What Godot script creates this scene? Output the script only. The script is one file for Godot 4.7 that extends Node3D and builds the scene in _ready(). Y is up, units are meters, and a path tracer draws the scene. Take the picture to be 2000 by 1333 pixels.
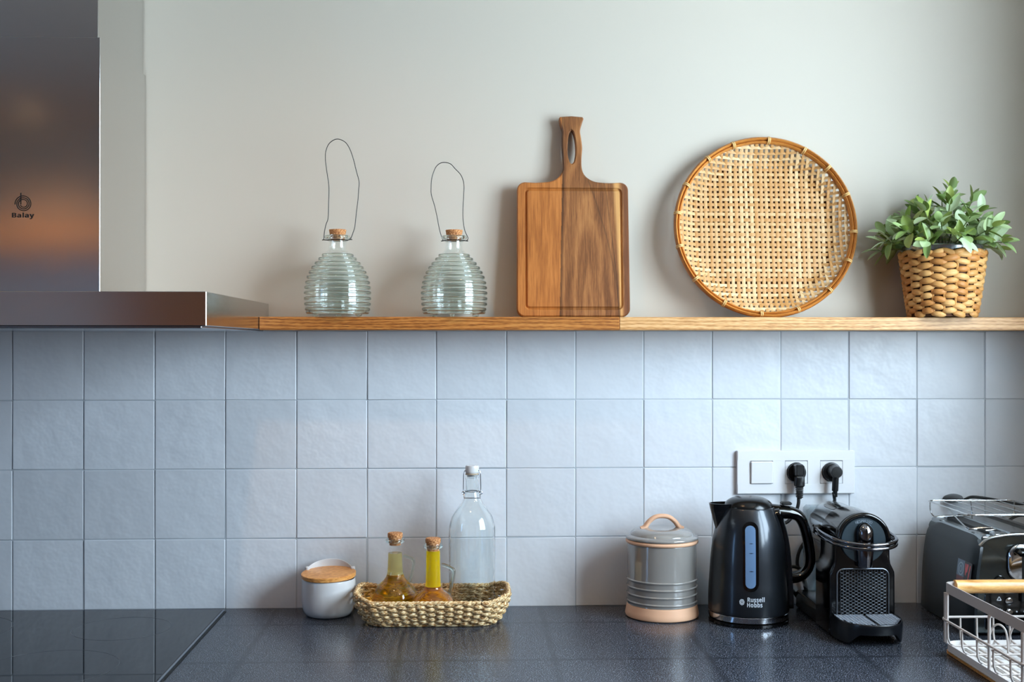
extends Node3D
# Kitchen counter with tiled splashback, shelf, hood and small appliances. Units are metres; x runs along the tiled wall, z out of it towards the room.

const TOP := 0.9          # top of the worktop
const SHELF := 1.4555     # top of the shelf
var M := {}
var used := {}
var rng := RandomNumberGenerator.new()


# ---------------------------------------------------------------- mesh building
class B:
	var v := PackedVector3Array()
	var uv := PackedVector2Array()

	func tri(a: Vector3, b: Vector3, c: Vector3, ua := Vector2.ZERO, ub := Vector2.ZERO, uc := Vector2.ZERO) -> void:
		v.append(a); v.append(b); v.append(c)
		uv.append(ua); uv.append(ub); uv.append(uc)

	func quad(a: Vector3, b: Vector3, c: Vector3, d: Vector3, ua := Vector2.ZERO, ub := Vector2.ZERO, uc := Vector2.ZERO, ud := Vector2.ZERO) -> void:
		if (a - b).length_squared() > 1e-14 and (b - c).length_squared() > 1e-14 and (c - a).length_squared() > 1e-14:
			tri(a, b, c, ua, ub, uc)
		if (a - c).length_squared() > 1e-14 and (c - d).length_squared() > 1e-14 and (d - a).length_squared() > 1e-14:
			tri(a, c, d, ua, uc, ud)

	# box from lo to hi with chamfered edges
	func box(lo: Vector3, hi: Vector3, ch := 0.001) -> B:
		var c := (lo + hi) * 0.5
		var h := (hi - lo) * 0.5
		ch = minf(ch, minf(h.x, minf(h.y, h.z)) * 0.98)
		for ax in 3:
			var b1 := (ax + 1) % 3
			var b2 := (ax + 2) % 3
			for s: float in [-1.0, 1.0]:
				var q: Array[Vector3] = []
				for t: Vector2 in [Vector2(-1, -1), Vector2(1, -1), Vector2(1, 1), Vector2(-1, 1)]:
					var p := Vector3.ZERO
					p[ax] = s * h[ax]
					p[b1] = t.x * (h[b1] - ch)
					p[b2] = t.y * (h[b2] - ch)
					q.append(c + p)
				if s > 0: quad(q[0], q[1], q[2], q[3])
				else: quad(q[3], q[2], q[1], q[0])
				for r: float in [-1.0, 1.0]:      # edge between faces ax (side s) and b1 (side r), running along b2
					var e: Array[Vector3] = []
					for k: float in [-1.0, 1.0]:
						var p := Vector3.ZERO
						p[ax] = s * h[ax]; p[b1] = r * (h[b1] - ch); p[b2] = k * (h[b2] - ch)
						var p2 := Vector3.ZERO
						p2[ax] = s * (h[ax] - ch); p2[b1] = r * h[b1]; p2[b2] = k * (h[b2] - ch)
						e.append(c + p); e.append(c + p2)
					if s * r > 0: quad(e[0], e[1], e[3], e[2])
					else: quad(e[2], e[3], e[1], e[0])
		for sx: float in [-1.0, 1.0]:
			for sy: float in [-1.0, 1.0]:
				for sz: float in [-1.0, 1.0]:
					var a := c + Vector3(sx * h.x, sy * (h.y - ch), sz * (h.z - ch))
					var b := c + Vector3(sx * (h.x - ch), sy * h.y, sz * (h.z - ch))
					var d := c + Vector3(sx * (h.x - ch), sy * (h.y - ch), sz * h.z)
					if sx * sy * sz > 0: tri(a, b, d)
					else: tri(d, b, a)
		return self

	# turned shape about the y axis; profile (radius, height), outside to the right when going up
	func lathe(p: PackedVector2Array, n := 48, at := Vector3.ZERO, squash := Vector2.ONE) -> B:
		var tot := 0.0
		var len := PackedFloat32Array([0.0])
		for i in p.size() - 1:
			tot += p[i].distance_to(p[i + 1])
			len.append(tot)
		for j in n:
			var a0 := TAU * j / n
			var a1 := TAU * (j + 1) / n
			if j == n - 1: a1 = 0.0
			var d0 := Vector3(sin(a0) * squash.x, 0, cos(a0) * squash.y)
			var d1 := Vector3(sin(a1) * squash.x, 0, cos(a1) * squash.y)
			for i in p.size() - 1:
				var y0 := Vector3(0, p[i].y, 0)
				var y1 := Vector3(0, p[i + 1].y, 0)
				var u0 := float(j) / n
				var u1 := float(j + 1) / n
				quad(at + d0 * p[i].x + y0, at + d1 * p[i].x + y0, at + d1 * p[i + 1].x + y1, at + d0 * p[i + 1].x + y1,
					Vector2(u0, len[i] / tot), Vector2(u1, len[i] / tot), Vector2(u1, len[i + 1] / tot), Vector2(u0, len[i + 1] / tot))
		return self

	# round or oval bar along a path; rx lies along the side direction, ry along up
	func tube(path: PackedVector3Array, r: float, sides := 8, closed := false, up := Vector3.ZERO, ry := -1.0, rads := PackedFloat32Array()) -> B:
		var n := path.size()
		var rings: Array[PackedVector3Array] = []
		var ref := up
		if ry < 0: ry = r
		var prev := Vector3.ZERO
		for i in n:
			var t: Vector3
			if closed: t = path[(i + 1) % n] - path[(i - 1 + n) % n]
			else: t = path[mini(i + 1, n - 1)] - path[maxi(i - 1, 0)]
			t = t.normalized()
			if up == Vector3.ZERO:
				if i == 0: ref = Vector3.UP if absf(t.y) < 0.9 else Vector3.RIGHT
				else: ref = ref - t * ref.dot(t)
			var side := ref.cross(t).normalized()
			var u := t.cross(side).normalized()
			if up == Vector3.ZERO: ref = u
			var k := 1.0 if rads.is_empty() else rads[i]
			var ring := PackedVector3Array()
			for s in sides:
				var a := TAU * s / sides
				ring.append(path[i] + (side * cos(a) * r + u * sin(a) * ry) * k)
			rings.append(ring)
		var lv := 0.0
		for i in (n if closed else n - 1):
			var r0 := rings[i]
			var r1 := rings[(i + 1) % n]
			var l1 := lv + path[i].distance_to(path[(i + 1) % n])
			for s in sides:
				var s1 := (s + 1) % sides
				quad(r0[s], r0[s1], r1[s1], r1[s], Vector2(lv, float(s) / sides), Vector2(lv, float(s + 1) / sides), Vector2(l1, float(s + 1) / sides), Vector2(l1, float(s) / sides))
			lv = l1
		if not closed:
			for s in sides:
				var s1 := (s + 1) % sides
				tri(path[0], rings[0][s1], rings[0][s])
				tri(path[n - 1], rings[n - 1][s], rings[n - 1][s1])
		return self

	# flat outline (counter-clockwise in x, y) given depth from z0 to z1, its edges chamfered
	func prism(poly: PackedVector2Array, z0: float, z1: float, ch := 0.001, uvs := 1.0) -> B:
		var inn := inset(poly, ch) if ch > 0 else poly
		var idx := Geometry2D.triangulate_polygon(inn)
		for k in range(0, idx.size(), 3):
			var a := inn[idx[k]]
			var b := inn[idx[k + 1]]
			var c := inn[idx[k + 2]]
			if (b - a).cross(c - a) < 0:
				var t := b
				b = c
				c = t
			tri(Vector3(a.x, a.y, z1), Vector3(b.x, b.y, z1), Vector3(c.x, c.y, z1), a * uvs, b * uvs, c * uvs)
			tri(Vector3(a.x, a.y, z0), Vector3(c.x, c.y, z0), Vector3(b.x, b.y, z0), a * uvs, c * uvs, b * uvs)
		var m := poly.size()
		for i in m:
			var j := (i + 1) % m
			wall(poly[i], poly[j], z0 + ch, poly[i], poly[j], z1 - ch, uvs)
			if ch > 0:
				wall(poly[i], poly[j], z1 - ch, inn[i], inn[j], z1, uvs)
				wall(inn[i], inn[j], z0, poly[i], poly[j], z0 + ch, uvs)
		return self

	func wall(a: Vector2, b: Vector2, z0: float, c: Vector2, d: Vector2, z1: float, uvs := 1.0) -> void:
		quad(Vector3(a.x, a.y, z0), Vector3(b.x, b.y, z0), Vector3(d.x, d.y, z1), Vector3(c.x, c.y, z1), a * uvs, b * uvs, d * uvs, c * uvs)

	static func inset(poly: PackedVector2Array, by: float) -> PackedVector2Array:
		var m := poly.size()
		var out := PackedVector2Array()
		for i in m:
			var a := (poly[i] - poly[(i - 1 + m) % m]).normalized()
			var b := (poly[(i + 1) % m] - poly[i]).normalized()
			var na := Vector2(-a.y, a.x)
			var nb := Vector2(-b.y, b.x)
			var s := (na + nb).normalized()
			out.append(poly[i] + s * by / maxf(s.dot(na), 0.35))
		return out

	# surface through a grid of points: rows of equal length, counter-clockwise (u right, v up) seen from outside
	func grid(rows: Array, closed_u := false, uvs := Vector2.ONE) -> B:
		for i in rows.size() - 1:
			var a: PackedVector3Array = rows[i]
			var b: PackedVector3Array = rows[i + 1]
			var n := a.size()
			for j in (n if closed_u else n - 1):
				var k := (j + 1) % n
				var u0 := Vector2(float(j) / (n - 1), float(i) / (rows.size() - 1)) * uvs
				var u1 := Vector2(float(j + 1) / (n - 1), float(i + 1) / (rows.size() - 1)) * uvs
				quad(a[j], a[k], b[k], b[j], u0, Vector2(u1.x, u0.y), u1, Vector2(u0.x, u1.y))
		return self

	func cap(ring: PackedVector3Array, flip := false) -> B:
		var c := Vector3.ZERO
		for p in ring: c += p
		c /= ring.size()
		for i in ring.size():
			var j := (i + 1) % ring.size()
			if flip: tri(c, ring[j], ring[i])
			else: tri(c, ring[i], ring[j])
		return self

	func add(o: B, t := Transform3D.IDENTITY) -> B:
		var flip := t.basis.determinant() < 0
		for i in range(0, o.v.size(), 3):
			if flip: tri(t * o.v[i], t * o.v[i + 2], t * o.v[i + 1], o.uv[i], o.uv[i + 2], o.uv[i + 1])
			else: tri(t * o.v[i], t * o.v[i + 1], t * o.v[i + 2], o.uv[i], o.uv[i + 1], o.uv[i + 2])
		return self

	# planar texture coordinates from x and y
	func plan(sx: float, sy: float, ox := 0.0, oy := 0.0) -> B:
		for i in v.size(): uv[i] = Vector2(v[i].x * sx + ox, 1.0 - (v[i].y * sy + oy))
		return self

	# one mesh; edges sharper than the crease angle stay sharp
	func done(crease := 42.0) -> ArrayMesh:
		var n := v.size() / 3
		var fn := PackedVector3Array()
		fn.resize(n)
		var at := {}
		var keys := PackedInt32Array()
		keys.resize(v.size())
		var lists: Array[PackedInt32Array] = []
		for f in n:
			fn[f] = (v[f * 3 + 1] - v[f * 3]).cross(v[f * 3 + 2] - v[f * 3])
			for k in 3:
				var key := Vector3i((v[f * 3 + k] * 200000.0).round())
				var id: int = at.get(key, -1)
				if id < 0:
					id = lists.size()
					at[key] = id
					lists.append(PackedInt32Array())
				keys[f * 3 + k] = id
				lists[id].append(f)
		var lim := cos(deg_to_rad(crease))
		var unit := PackedVector3Array()
		unit.resize(n)
		for f in n: unit[f] = fn[f].normalized()
		var pos := PackedVector3Array()
		var nor := PackedVector3Array()
		var tex := PackedVector2Array()
		pos.resize(v.size()); nor.resize(v.size()); tex.resize(v.size())
		for f in n:
			for k in 3:
				var i := f * 3 + k
				var s := fn[f]
				for g in lists[keys[i]]:
					if g != f and unit[f].dot(unit[g]) > lim: s += fn[g]
				var o: int = f * 3 + [0, 2, 1][k]
				pos[o] = v[i]
				nor[o] = s.normalized()
				tex[o] = uv[i]
		var arr := []
		arr.resize(Mesh.ARRAY_MAX)
		arr[Mesh.ARRAY_VERTEX] = pos
		arr[Mesh.ARRAY_NORMAL] = nor
		arr[Mesh.ARRAY_TEX_UV] = tex
		var m := ArrayMesh.new()
		m.add_surface_from_arrays(Mesh.PRIMITIVE_TRIANGLES, arr)
		return m


static func spline(p: PackedVector3Array, n := 8, closed := false) -> PackedVector3Array:
	var out := PackedVector3Array()
	var m := p.size()
	for i in (m if closed else m - 1):
		var a := p[(i - 1 + m) % m] if closed else p[maxi(i - 1, 0)]
		var b := p[i]
		var c := p[(i + 1) % m]
		var d := p[(i + 2) % m] if closed else p[mini(i + 2, m - 1)]
		for k in n:
			out.append(b.cubic_interpolate(c, a, d, float(k) / n))
	if not closed: out.append(p[m - 1])
	return out


static func spline2(p: PackedVector2Array, n := 6) -> PackedVector2Array:
	var out := PackedVector2Array()
	var m := p.size()
	for i in m - 1:
		for k in n:
			out.append(p[i].cubic_interpolate(p[i + 1], p[maxi(i - 1, 0)], p[mini(i + 2, m - 1)], float(k) / n))
	out.append(p[m - 1])
	return out


# rounded rectangle outline, counter-clockwise, n points per corner
static func rrect(x0: float, y0: float, x1: float, y1: float, r: float, n := 6) -> PackedVector2Array:
	var out := PackedVector2Array()
	var cs := [Vector2(x1 - r, y0 + r), Vector2(x1 - r, y1 - r), Vector2(x0 + r, y1 - r), Vector2(x0 + r, y0 + r)]
	for q in 4:
		for k in n + 1:
			var a := -PI / 2 + PI / 2 * (q + float(k) / n)
			out.append(cs[q] + Vector2(cos(a), sin(a)) * r)
	return out


static func ring(c: Vector3, r: float, n := 32, y_axis := true) -> PackedVector3Array:
	var out := PackedVector3Array()
	for i in n:
		var a := TAU * i / n
		out.append(c + (Vector3(sin(a), 0, cos(a)) if y_axis else Vector3(cos(a), sin(a), 0)) * r)
	return out


# ---------------------------------------------------------------- naming
func numbered(called: String) -> String:
	if not used.has(called):
		used[called] = 0
		return called
	used[called] += 1
	return "%s_%03d" % [called, used[called]]


func obj(called: String, mesh: Mesh, m: Material, parent: Node = self, at := Transform3D.IDENTITY) -> MeshInstance3D:
	var o := MeshInstance3D.new()
	o.mesh = mesh
	o.material_override = m
	o.transform = at
	if parent == self: o.name = numbered(called)
	else:
		var key := "%d/%s" % [parent.get_instance_id(), called]
		var count: int = used.get(key, 0)
		o.name = called if count == 0 else "%s_%03d" % [called, count]
		used[key] = count + 1
	parent.add_child(o, true)
	return o


func tag(o: Node3D, label: String, category: String, group := "") -> Node3D:
	o.set_meta("label", label)
	o.set_meta("category", category)
	if group: o.set_meta("group", group)
	return o


func thing(called: String, label: String, category: String, at := Vector3.ZERO, group := "") -> Node3D:
	var o := Node3D.new()
	o.name = numbered(called)
	o.position = at
	add_child(o, true)
	tag(o, label, category, group)
	return o


func struct(called: String, mesh: Mesh, m: Material) -> MeshInstance3D:
	var o := obj(called, mesh, m)
	o.set_meta("kind", "structure")
	return o


func moved(v: Vector3) -> Transform3D:
	return Transform3D(Basis.IDENTITY, v)


# ---------------------------------------------------------------- materials
func mat(called: String, c: Color, rough := 0.5, metal := 0.0, spec := 0.5) -> StandardMaterial3D:
	var m := StandardMaterial3D.new()
	m.resource_name = called
	m.albedo_color = c
	m.roughness = rough
	m.metallic = metal
	m.metallic_specular = spec
	M[called] = m
	return m


func glass(called: String, c: Color, ior := 1.5) -> StandardMaterial3D:
	var m := mat(called, Color(c.r, c.g, c.b, 0.0), 0.0)
	m.transparency = BaseMaterial3D.TRANSPARENCY_ALPHA
	m.refraction_enabled = true
	m.refraction_scale = (ior - 1.0) / 10.0
	return m


func noise(freq: float, seed_: int, octaves := 4, size := 256, ramp: Gradient = null, type := FastNoiseLite.TYPE_SIMPLEX_SMOOTH) -> NoiseTexture2D:
	var f := FastNoiseLite.new()
	f.seed = seed_
	f.frequency = freq
	f.fractal_octaves = octaves
	f.noise_type = type
	var t := NoiseTexture2D.new()
	t.width = size
	t.height = size
	t.seamless = true
	t.noise = f
	if ramp: t.color_ramp = ramp
	return t


func ramp(cols: Array, at := []) -> Gradient:
	var g := Gradient.new()
	var c := PackedColorArray(cols)
	var o := PackedFloat32Array()
	for i in cols.size(): o.append(at[i] if at else float(i) / (cols.size() - 1))
	g.offsets = o
	g.colors = c
	return g


func tri_map(m: StandardMaterial3D, scale: Vector3, world := false) -> StandardMaterial3D:
	m.uv1_triplanar = true
	m.uv1_world_triplanar = world
	m.uv1_scale = scale
	m.uv1_triplanar_sharpness = 4.0
	return m


# grain running along u: colours run through a ramp by stretched, warped noise; cathedral > 0 bends the rings into arches
func wood_image(w: int, h: int, g: Gradient, seed_: int, rings := 6.0, stretch := 8.0, fibre := 0.25, vertical := false, bend := 0.5) -> ImageTexture:
	var f := FastNoiseLite.new()
	f.seed = seed_
	f.frequency = 1.0
	f.fractal_octaves = 3
	var fine := FastNoiseLite.new()
	fine.seed = seed_ + 7
	fine.frequency = 1.0
	fine.fractal_octaves = 2
	var data := PackedByteArray()
	data.resize(w * h * 3)
	for y in h:
		for x in w:
			var along := float(x) / w
			var across := float(y) / h
			if vertical:
				along = float(y) / h
				across = float(x) / w
			# wrapped along the grain so that repeats join
			var ca := Vector2(cos(TAU * along), sin(TAU * along)) / TAU
			var warp := f.get_noise_3d(ca.x * 8.0 / stretch * 2.0, ca.y * 8.0 / stretch * 2.0, across * 2.0) * 0.9
			var r := sin((across * rings + warp * rings * bend) * TAU) * 0.5 + 0.5
			var fb := fine.get_noise_3d(ca.x * 30.0, ca.y * 30.0, across * 140.0)
			var t := clampf(0.5 + (r - 0.5) * 0.55 + warp * 0.35 + fb * fibre, 0.0, 1.0)
			var c := g.sample(t)
			var o := (y * w + x) * 3
			data[o] = int(c.r * 255.0)
			data[o + 1] = int(c.g * 255.0)
			data[o + 2] = int(c.b * 255.0)
	return ImageTexture.create_from_image(Image.create_from_data(w, h, false, Image.FORMAT_RGB8, data))


func text_mesh(s: String, size_m: float, depth := 0.0004, font := "Droid Sans", bold := false) -> TextMesh:
	var t := TextMesh.new()
	var f := SystemFont.new()
	f.font_names = PackedStringArray([font])
	if bold: f.font_weight = 700
	t.font = f
	t.text = s
	t.font_size = 64
	t.pixel_size = size_m / 64.0
	t.depth = depth
	t.curve_step = 1.0
	return t


# lettering bent round an upright axis of radius r that passes through the object's origin; lean is the slope of the surface
func bent_text(tm: TextMesh, r: float) -> ArrayMesh:
	var b := B.new()
	var arr := tm.surface_get_arrays(0)
	var vs: PackedVector3Array = arr[Mesh.ARRAY_VERTEX]
	var ix: PackedInt32Array = arr[Mesh.ARRAY_INDEX] if arr[Mesh.ARRAY_INDEX] != null else PackedInt32Array(range(vs.size()))
	for k in range(0, ix.size(), 3):
		var q: Array[Vector3] = []
		for e: int in [0, 2, 1]:
			var p := vs[ix[k + e]]
			var a := p.x / r
			q.append(Vector3(sin(a) * (r + p.z), p.y, cos(a) * (r + p.z) - r))
		b.tri(q[0], q[1], q[2])
	return b.done(30)


func _ready() -> void:
	rng.seed = 11
	setup_view()
	make_materials()
	make_room()
	make_tiles()
	make_worktop()
	make_hood()
	make_shelf()
	make_jars()
	make_board()
	make_tray()
	make_plant()
	make_salt_jar()
	make_basket()
	make_bottles()
	make_canister()
	make_sockets()
	make_kettle()
	make_coffee_machine()
	make_toaster()
	make_dish_rack()


func setup_view() -> void:
	var cam := Camera3D.new()
	cam.name = "camera"
	cam.position = Vector3(0, 1.407, 2.27)
	cam.rotation = Vector3(4.5 / 2300.0, -0.037, 0)
	cam.fov = rad_to_deg(2.0 * atan(666.5 / 2300.0))
	cam.near = 0.05
	cam.far = 60.0
	add_child(cam)
	cam.current = true

	var sky_m := ProceduralSkyMaterial.new()
	sky_m.sky_top_color = Color(0.55, 0.72, 0.98)
	sky_m.sky_horizon_color = Color(0.86, 0.93, 1.0)
	sky_m.ground_horizon_color = Color(0.72, 0.74, 0.74)
	sky_m.ground_bottom_color = Color(0.45, 0.45, 0.42)
	var sky := Sky.new()
	sky.sky_material = sky_m
	var env := Environment.new()
	env.background_mode = Environment.BG_SKY
	env.sky = sky
	env.background_energy_multiplier = 3.0
	env.tonemap_mode = Environment.TONE_MAPPER_LINEAR
	env.tonemap_exposure = 0.80
	env.sdfgi_enabled = true
	env.ssao_enabled = true
	env.ssil_enabled = true
	var we := WorldEnvironment.new()
	we.name = "environment"
	we.environment = env
	add_child(we)

	# daylight entering by the two windows, from just outside their panes
	for d: Array in DAYLIGHT:
		var a := AreaLight3D.new()
		a.name = "window_daylight"
		a.position = d[0]
		a.rotation = Vector3(0, d[1], 0)
		a.area_size = d[2]
		a.area_normalize_energy = false
		a.light_color = d[3]
		a.light_energy = d[4]
		a.area_range = 12.0
		a.area_attenuation = 2.0
		a.shadow_enabled = true
		add_child(a, true)

	# recessed warm ceiling lamps (their glowing faces are built in make_room)
	for i in LAMPS.size():
		var p := LAMPS[i]
		var l := SpotLight3D.new()
		l.name = "ceiling_lamp_light"
		l.position = p + Vector3(0, -0.012, 0)
		l.rotation = Vector3(-PI / 2, 0, 0)
		l.light_color = Color(1.0, 0.78, 0.55)
		l.light_energy = [0.6, 0.6, 0.75, 0.7][i]
		l.light_size = 0.03
		l.spot_range = 8.0
		l.spot_attenuation = 2.0
		l.spot_angle = 62.0
		l.spot_angle_attenuation = 0.8
		l.shadow_enabled = true
		add_child(l, true)


const DAYLIGHT := [[Vector3(XR + 0.17, 1.72, 1.06), PI / 2, Vector2(1.12, 1.08), Color(0.85, 0.938, 1.0), 10.4],
	[Vector3(XL - 0.17, 1.5, 2.2), -PI / 2, Vector2(0.45, 1.4), Color(0.52, 0.75, 1.0), 3.0]]
const CEIL := 2.52
const LAMPS: Array[Vector3] = [Vector3(-0.25, CEIL, 0.78), Vector3(0.75, CEIL, 1.5), Vector3(-2.1, CEIL, 4.0), Vector3(-0.7, CEIL, 3.3)]


func make_materials() -> void:
	mat("wall_paint", Color(0.755, 0.725, 0.675), 0.75, 0.0, 0.3)
	mat("rear_paint", Color(0.66, 0.63, 0.61), 0.8)
	mat("slate_panel", Color(0.72, 0.76, 0.84), 0.6)
	mat("ceiling_paint", Color(0.76, 0.74, 0.71), 0.9)
	mat("grout", Color(0.66, 0.68, 0.70), 0.9)
	for i in 3:
		var k := 1.0 + (i - 1) * 0.018
		var t := mat("tile_glaze_%d" % i, Color(0.80 * k, 0.81 * k, 0.825 * k), 0.32, 0.0, 0.4)
		t.heightmap_enabled = true
		t.heightmap_texture = M.get("tile_relief", noise(0.012, 5, 4, 512))
		M["tile_relief"] = t.heightmap_texture
		t.heightmap_scale = 0.11
		tri_map(t, Vector3.ONE * (2.1 + i * 0.13), true)
	var stone := mat("dark_stone", Color.WHITE, 0.24, 0.0, 0.40)
	stone.albedo_texture = noise(0.22, 21, 3, 512, ramp([Color(0.085, 0.092, 0.115), Color(0.13, 0.142, 0.17), Color(0.18, 0.195, 0.23), Color(0.62, 0.66, 0.72)], [0.0, 0.5, 0.64, 0.80]))
	tri_map(stone, Vector3.ONE * 4.0)
	mat("hob_glass", Color(0.012, 0.013, 0.016), 0.03, 0.0, 0.44)
	mat("hob_print", Color(0.22, 0.23, 0.25), 0.3)
	mat("hob_trim", Color(0.55, 0.58, 0.62), 0.2, 0.9)
	mat("brushed_steel", Color(0.82, 0.815, 0.81), 0.12, 1.0)
	mat("canopy_steel", Color(0.78, 0.775, 0.77), 0.17, 1.0)
	mat("black_print", Color(0.02, 0.02, 0.02), 0.6)
	mat("lamp_rim", Color(0.85, 0.85, 0.84), 0.4)
	var glow := mat("lamp_glow", Color(1, 0.9, 0.75), 0.5)
	glow.emission_enabled = true
	glow.emission = Color(1.0, 0.82, 0.6)
	glow.emission_energy_multiplier = 6.0
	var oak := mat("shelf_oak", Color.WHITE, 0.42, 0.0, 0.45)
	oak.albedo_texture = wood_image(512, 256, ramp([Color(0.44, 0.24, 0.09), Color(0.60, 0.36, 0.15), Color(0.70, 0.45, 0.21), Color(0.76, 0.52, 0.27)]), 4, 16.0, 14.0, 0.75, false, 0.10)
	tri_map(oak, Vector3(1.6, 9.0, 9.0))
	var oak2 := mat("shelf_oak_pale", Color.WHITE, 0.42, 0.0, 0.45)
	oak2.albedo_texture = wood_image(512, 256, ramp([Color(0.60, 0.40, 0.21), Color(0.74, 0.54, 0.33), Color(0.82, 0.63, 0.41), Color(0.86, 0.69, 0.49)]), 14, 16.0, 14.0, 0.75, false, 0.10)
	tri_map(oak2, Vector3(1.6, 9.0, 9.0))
	mat("floor_wood", Color(0.48, 0.31, 0.175), 0.5)
	mat("window_frame", Color(0.86, 0.86, 0.85), 0.4)
	var pane := mat("window_pane", Color(1, 1, 1, 0.02), 0.0)
	pane.transparency = BaseMaterial3D.TRANSPARENCY_ALPHA
	mat("door_wood", Color(0.60, 0.37, 0.20), 0.5)
	mat("beam_wood", Color(0.92, 0.70, 0.52), 0.5)


# box walls with a rectangular opening, seen along z (for walls across x)
func holed_wall(x0: float, x1: float, z0: float, z1: float, y1: float, hz0: float, hz1: float, hy0: float, hy1: float) -> ArrayMesh:
	var b := B.new()
	b.box(Vector3(x0, 0, z0), Vector3(x1, y1, hz0), 0.0)
	b.box(Vector3(x0, 0, hz1), Vector3(x1, y1, z1), 0.0)
	b.box(Vector3(x0, 0, hz0), Vector3(x1, hy0, hz1), 0.0)
	b.box(Vector3(x0, hy1, hz0), Vector3(x1, y1, hz1), 0.0)
	return b.done()


func window(called: String, x: float, z0: float, z1: float, y0: float, y1: float, leaves: int) -> void:
	var b := B.new()
	var w := 0.055
	b.box(Vector3(x - 0.03, y0, z0), Vector3(x + 0.03, y0 + w, z1), 0.004)
	b.box(Vector3(x - 0.03, y1 - w, z0), Vector3(x + 0.03, y1, z1), 0.004)
	for i in leaves + 1:
		var z := lerpf(z0 + w / 2, z1 - w / 2, float(i) / leaves)
		b.box(Vector3(x - 0.03, y0 + w, z - w / 2), Vector3(x + 0.03, y1 - w, z + w / 2), 0.004)
	var o := struct(called, b.done(), M.window_frame)
	for i in leaves:
		var a := lerpf(z0 + w / 2, z1 - w / 2, float(i) / leaves) + w / 2
		var c := lerpf(z0 + w / 2, z1 - w / 2, float(i + 1) / leaves) - w / 2
		var p := B.new()
		p.quad(Vector3(x, y0 + w, a), Vector3(x, y1 - w, a), Vector3(x, y1 - w, c), Vector3(x, y0 + w, c))
		obj("pane", p.done(), M.window_pane, o)


const XL := -3.0
const XR := 1.20
const ZF := 4.4


func make_room() -> void:
	var b := B.new()
	b.box(Vector3(XL - 0.2, 1.431, -0.2), Vector3(XR + 0.2, CEIL, 0), 0.0)
	b.box(Vector3(XL - 0.2, 0, -0.2), Vector3(XR + 0.2, 1.431, -0.009), 0.0)
	struct("wall_back", b.done(), M.wall_paint)
	struct("wall_right", holed_wall(XR, XR + 0.2, 0, ZF, CEIL, 0.50, 1.62, 1.18, 2.26), M.wall_paint)
	struct("wall_left", holed_wall(XL - 0.2, XL, 0, ZF, CEIL, 1.975, 2.425, 0.8, 2.2), M.rear_paint)
	struct("wall_front", B.new().box(Vector3(XL - 0.2, 0, ZF), Vector3(XR + 0.2, CEIL, ZF + 0.2), 0.0).done(), M.rear_paint)
	struct("trim_3", B.new().box(Vector3(XL, 1.88, ZF - 0.14), Vector3(XR, 2.02, ZF), 0.004).done(), M.beam_wood).set_meta("label", "oak beam across the far wall")
	struct("trim_4", B.new().box(Vector3(XL, 0, ZF - 0.02), Vector3(-1.66, 1.84, ZF), 0.002).done(), M.slate_panel).set_meta("label", "slate grey panelling of the far wall")
	var dw := struct("door_1", B.new().box(Vector3(-1.64, 0, ZF - 0.045), Vector3(-0.76, 1.86, ZF), 0.004).done(), M.door_wood)
	obj("panel", B.new().box(Vector3(-1.52, 1.0, ZF - 0.055), Vector3(-0.88, 1.72, ZF - 0.04), 0.006).done(), M.door_wood, dw)
	obj("panel", B.new().box(Vector3(-1.52, 0.15, ZF - 0.055), Vector3(-0.88, 0.88, ZF - 0.04), 0.006).done(), M.door_wood, dw)
	struct("floor", B.new().box(Vector3(XL - 0.2, -0.1, -0.2), Vector3(XR + 0.2, 0, ZF + 0.2), 0.0).done(), M.floor_wood)
	struct("ceiling", B.new().box(Vector3(XL - 0.2, CEIL, -0.2), Vector3(XR + 0.2, CEIL + 0.15, ZF + 0.2), 0.0).done(), M.ceiling_paint)
	window("window_1", XR + 0.1, 0.50, 1.62, 1.18, 2.26, 2)
	window("window_2", XL - 0.1, 1.975, 2.425, 0.8, 2.2, 1)
	var where := ["nearest the tiled wall", "nearest the side window", "in front of the oak beam", "in front of the brown door"]
	for i in LAMPS.size():
		var p := LAMPS[i]
		var t := thing("ceiling_lamp", "small round recessed warm ceiling lamp " + String(where[i]), "lamp", p, "recessed ceiling lamps")
		obj("rim", B.new().lathe(PackedVector2Array([Vector2(0.034, -0.004), Vector2(0.045, -0.004), Vector2(0.047, 0), Vector2(0.047, 0.004), Vector2(0.034, 0.004), Vector2(0.034, -0.004)]), 32).done(), M.lamp_rim, t)
		obj("lamp_face", B.new().lathe(PackedVector2Array([Vector2(0.0, -0.002), Vector2(0.034, -0.002), Vector2(0.034, 0.002), Vector2(0, 0.002)]), 32).done(), M.lamp_glow, t)


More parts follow.
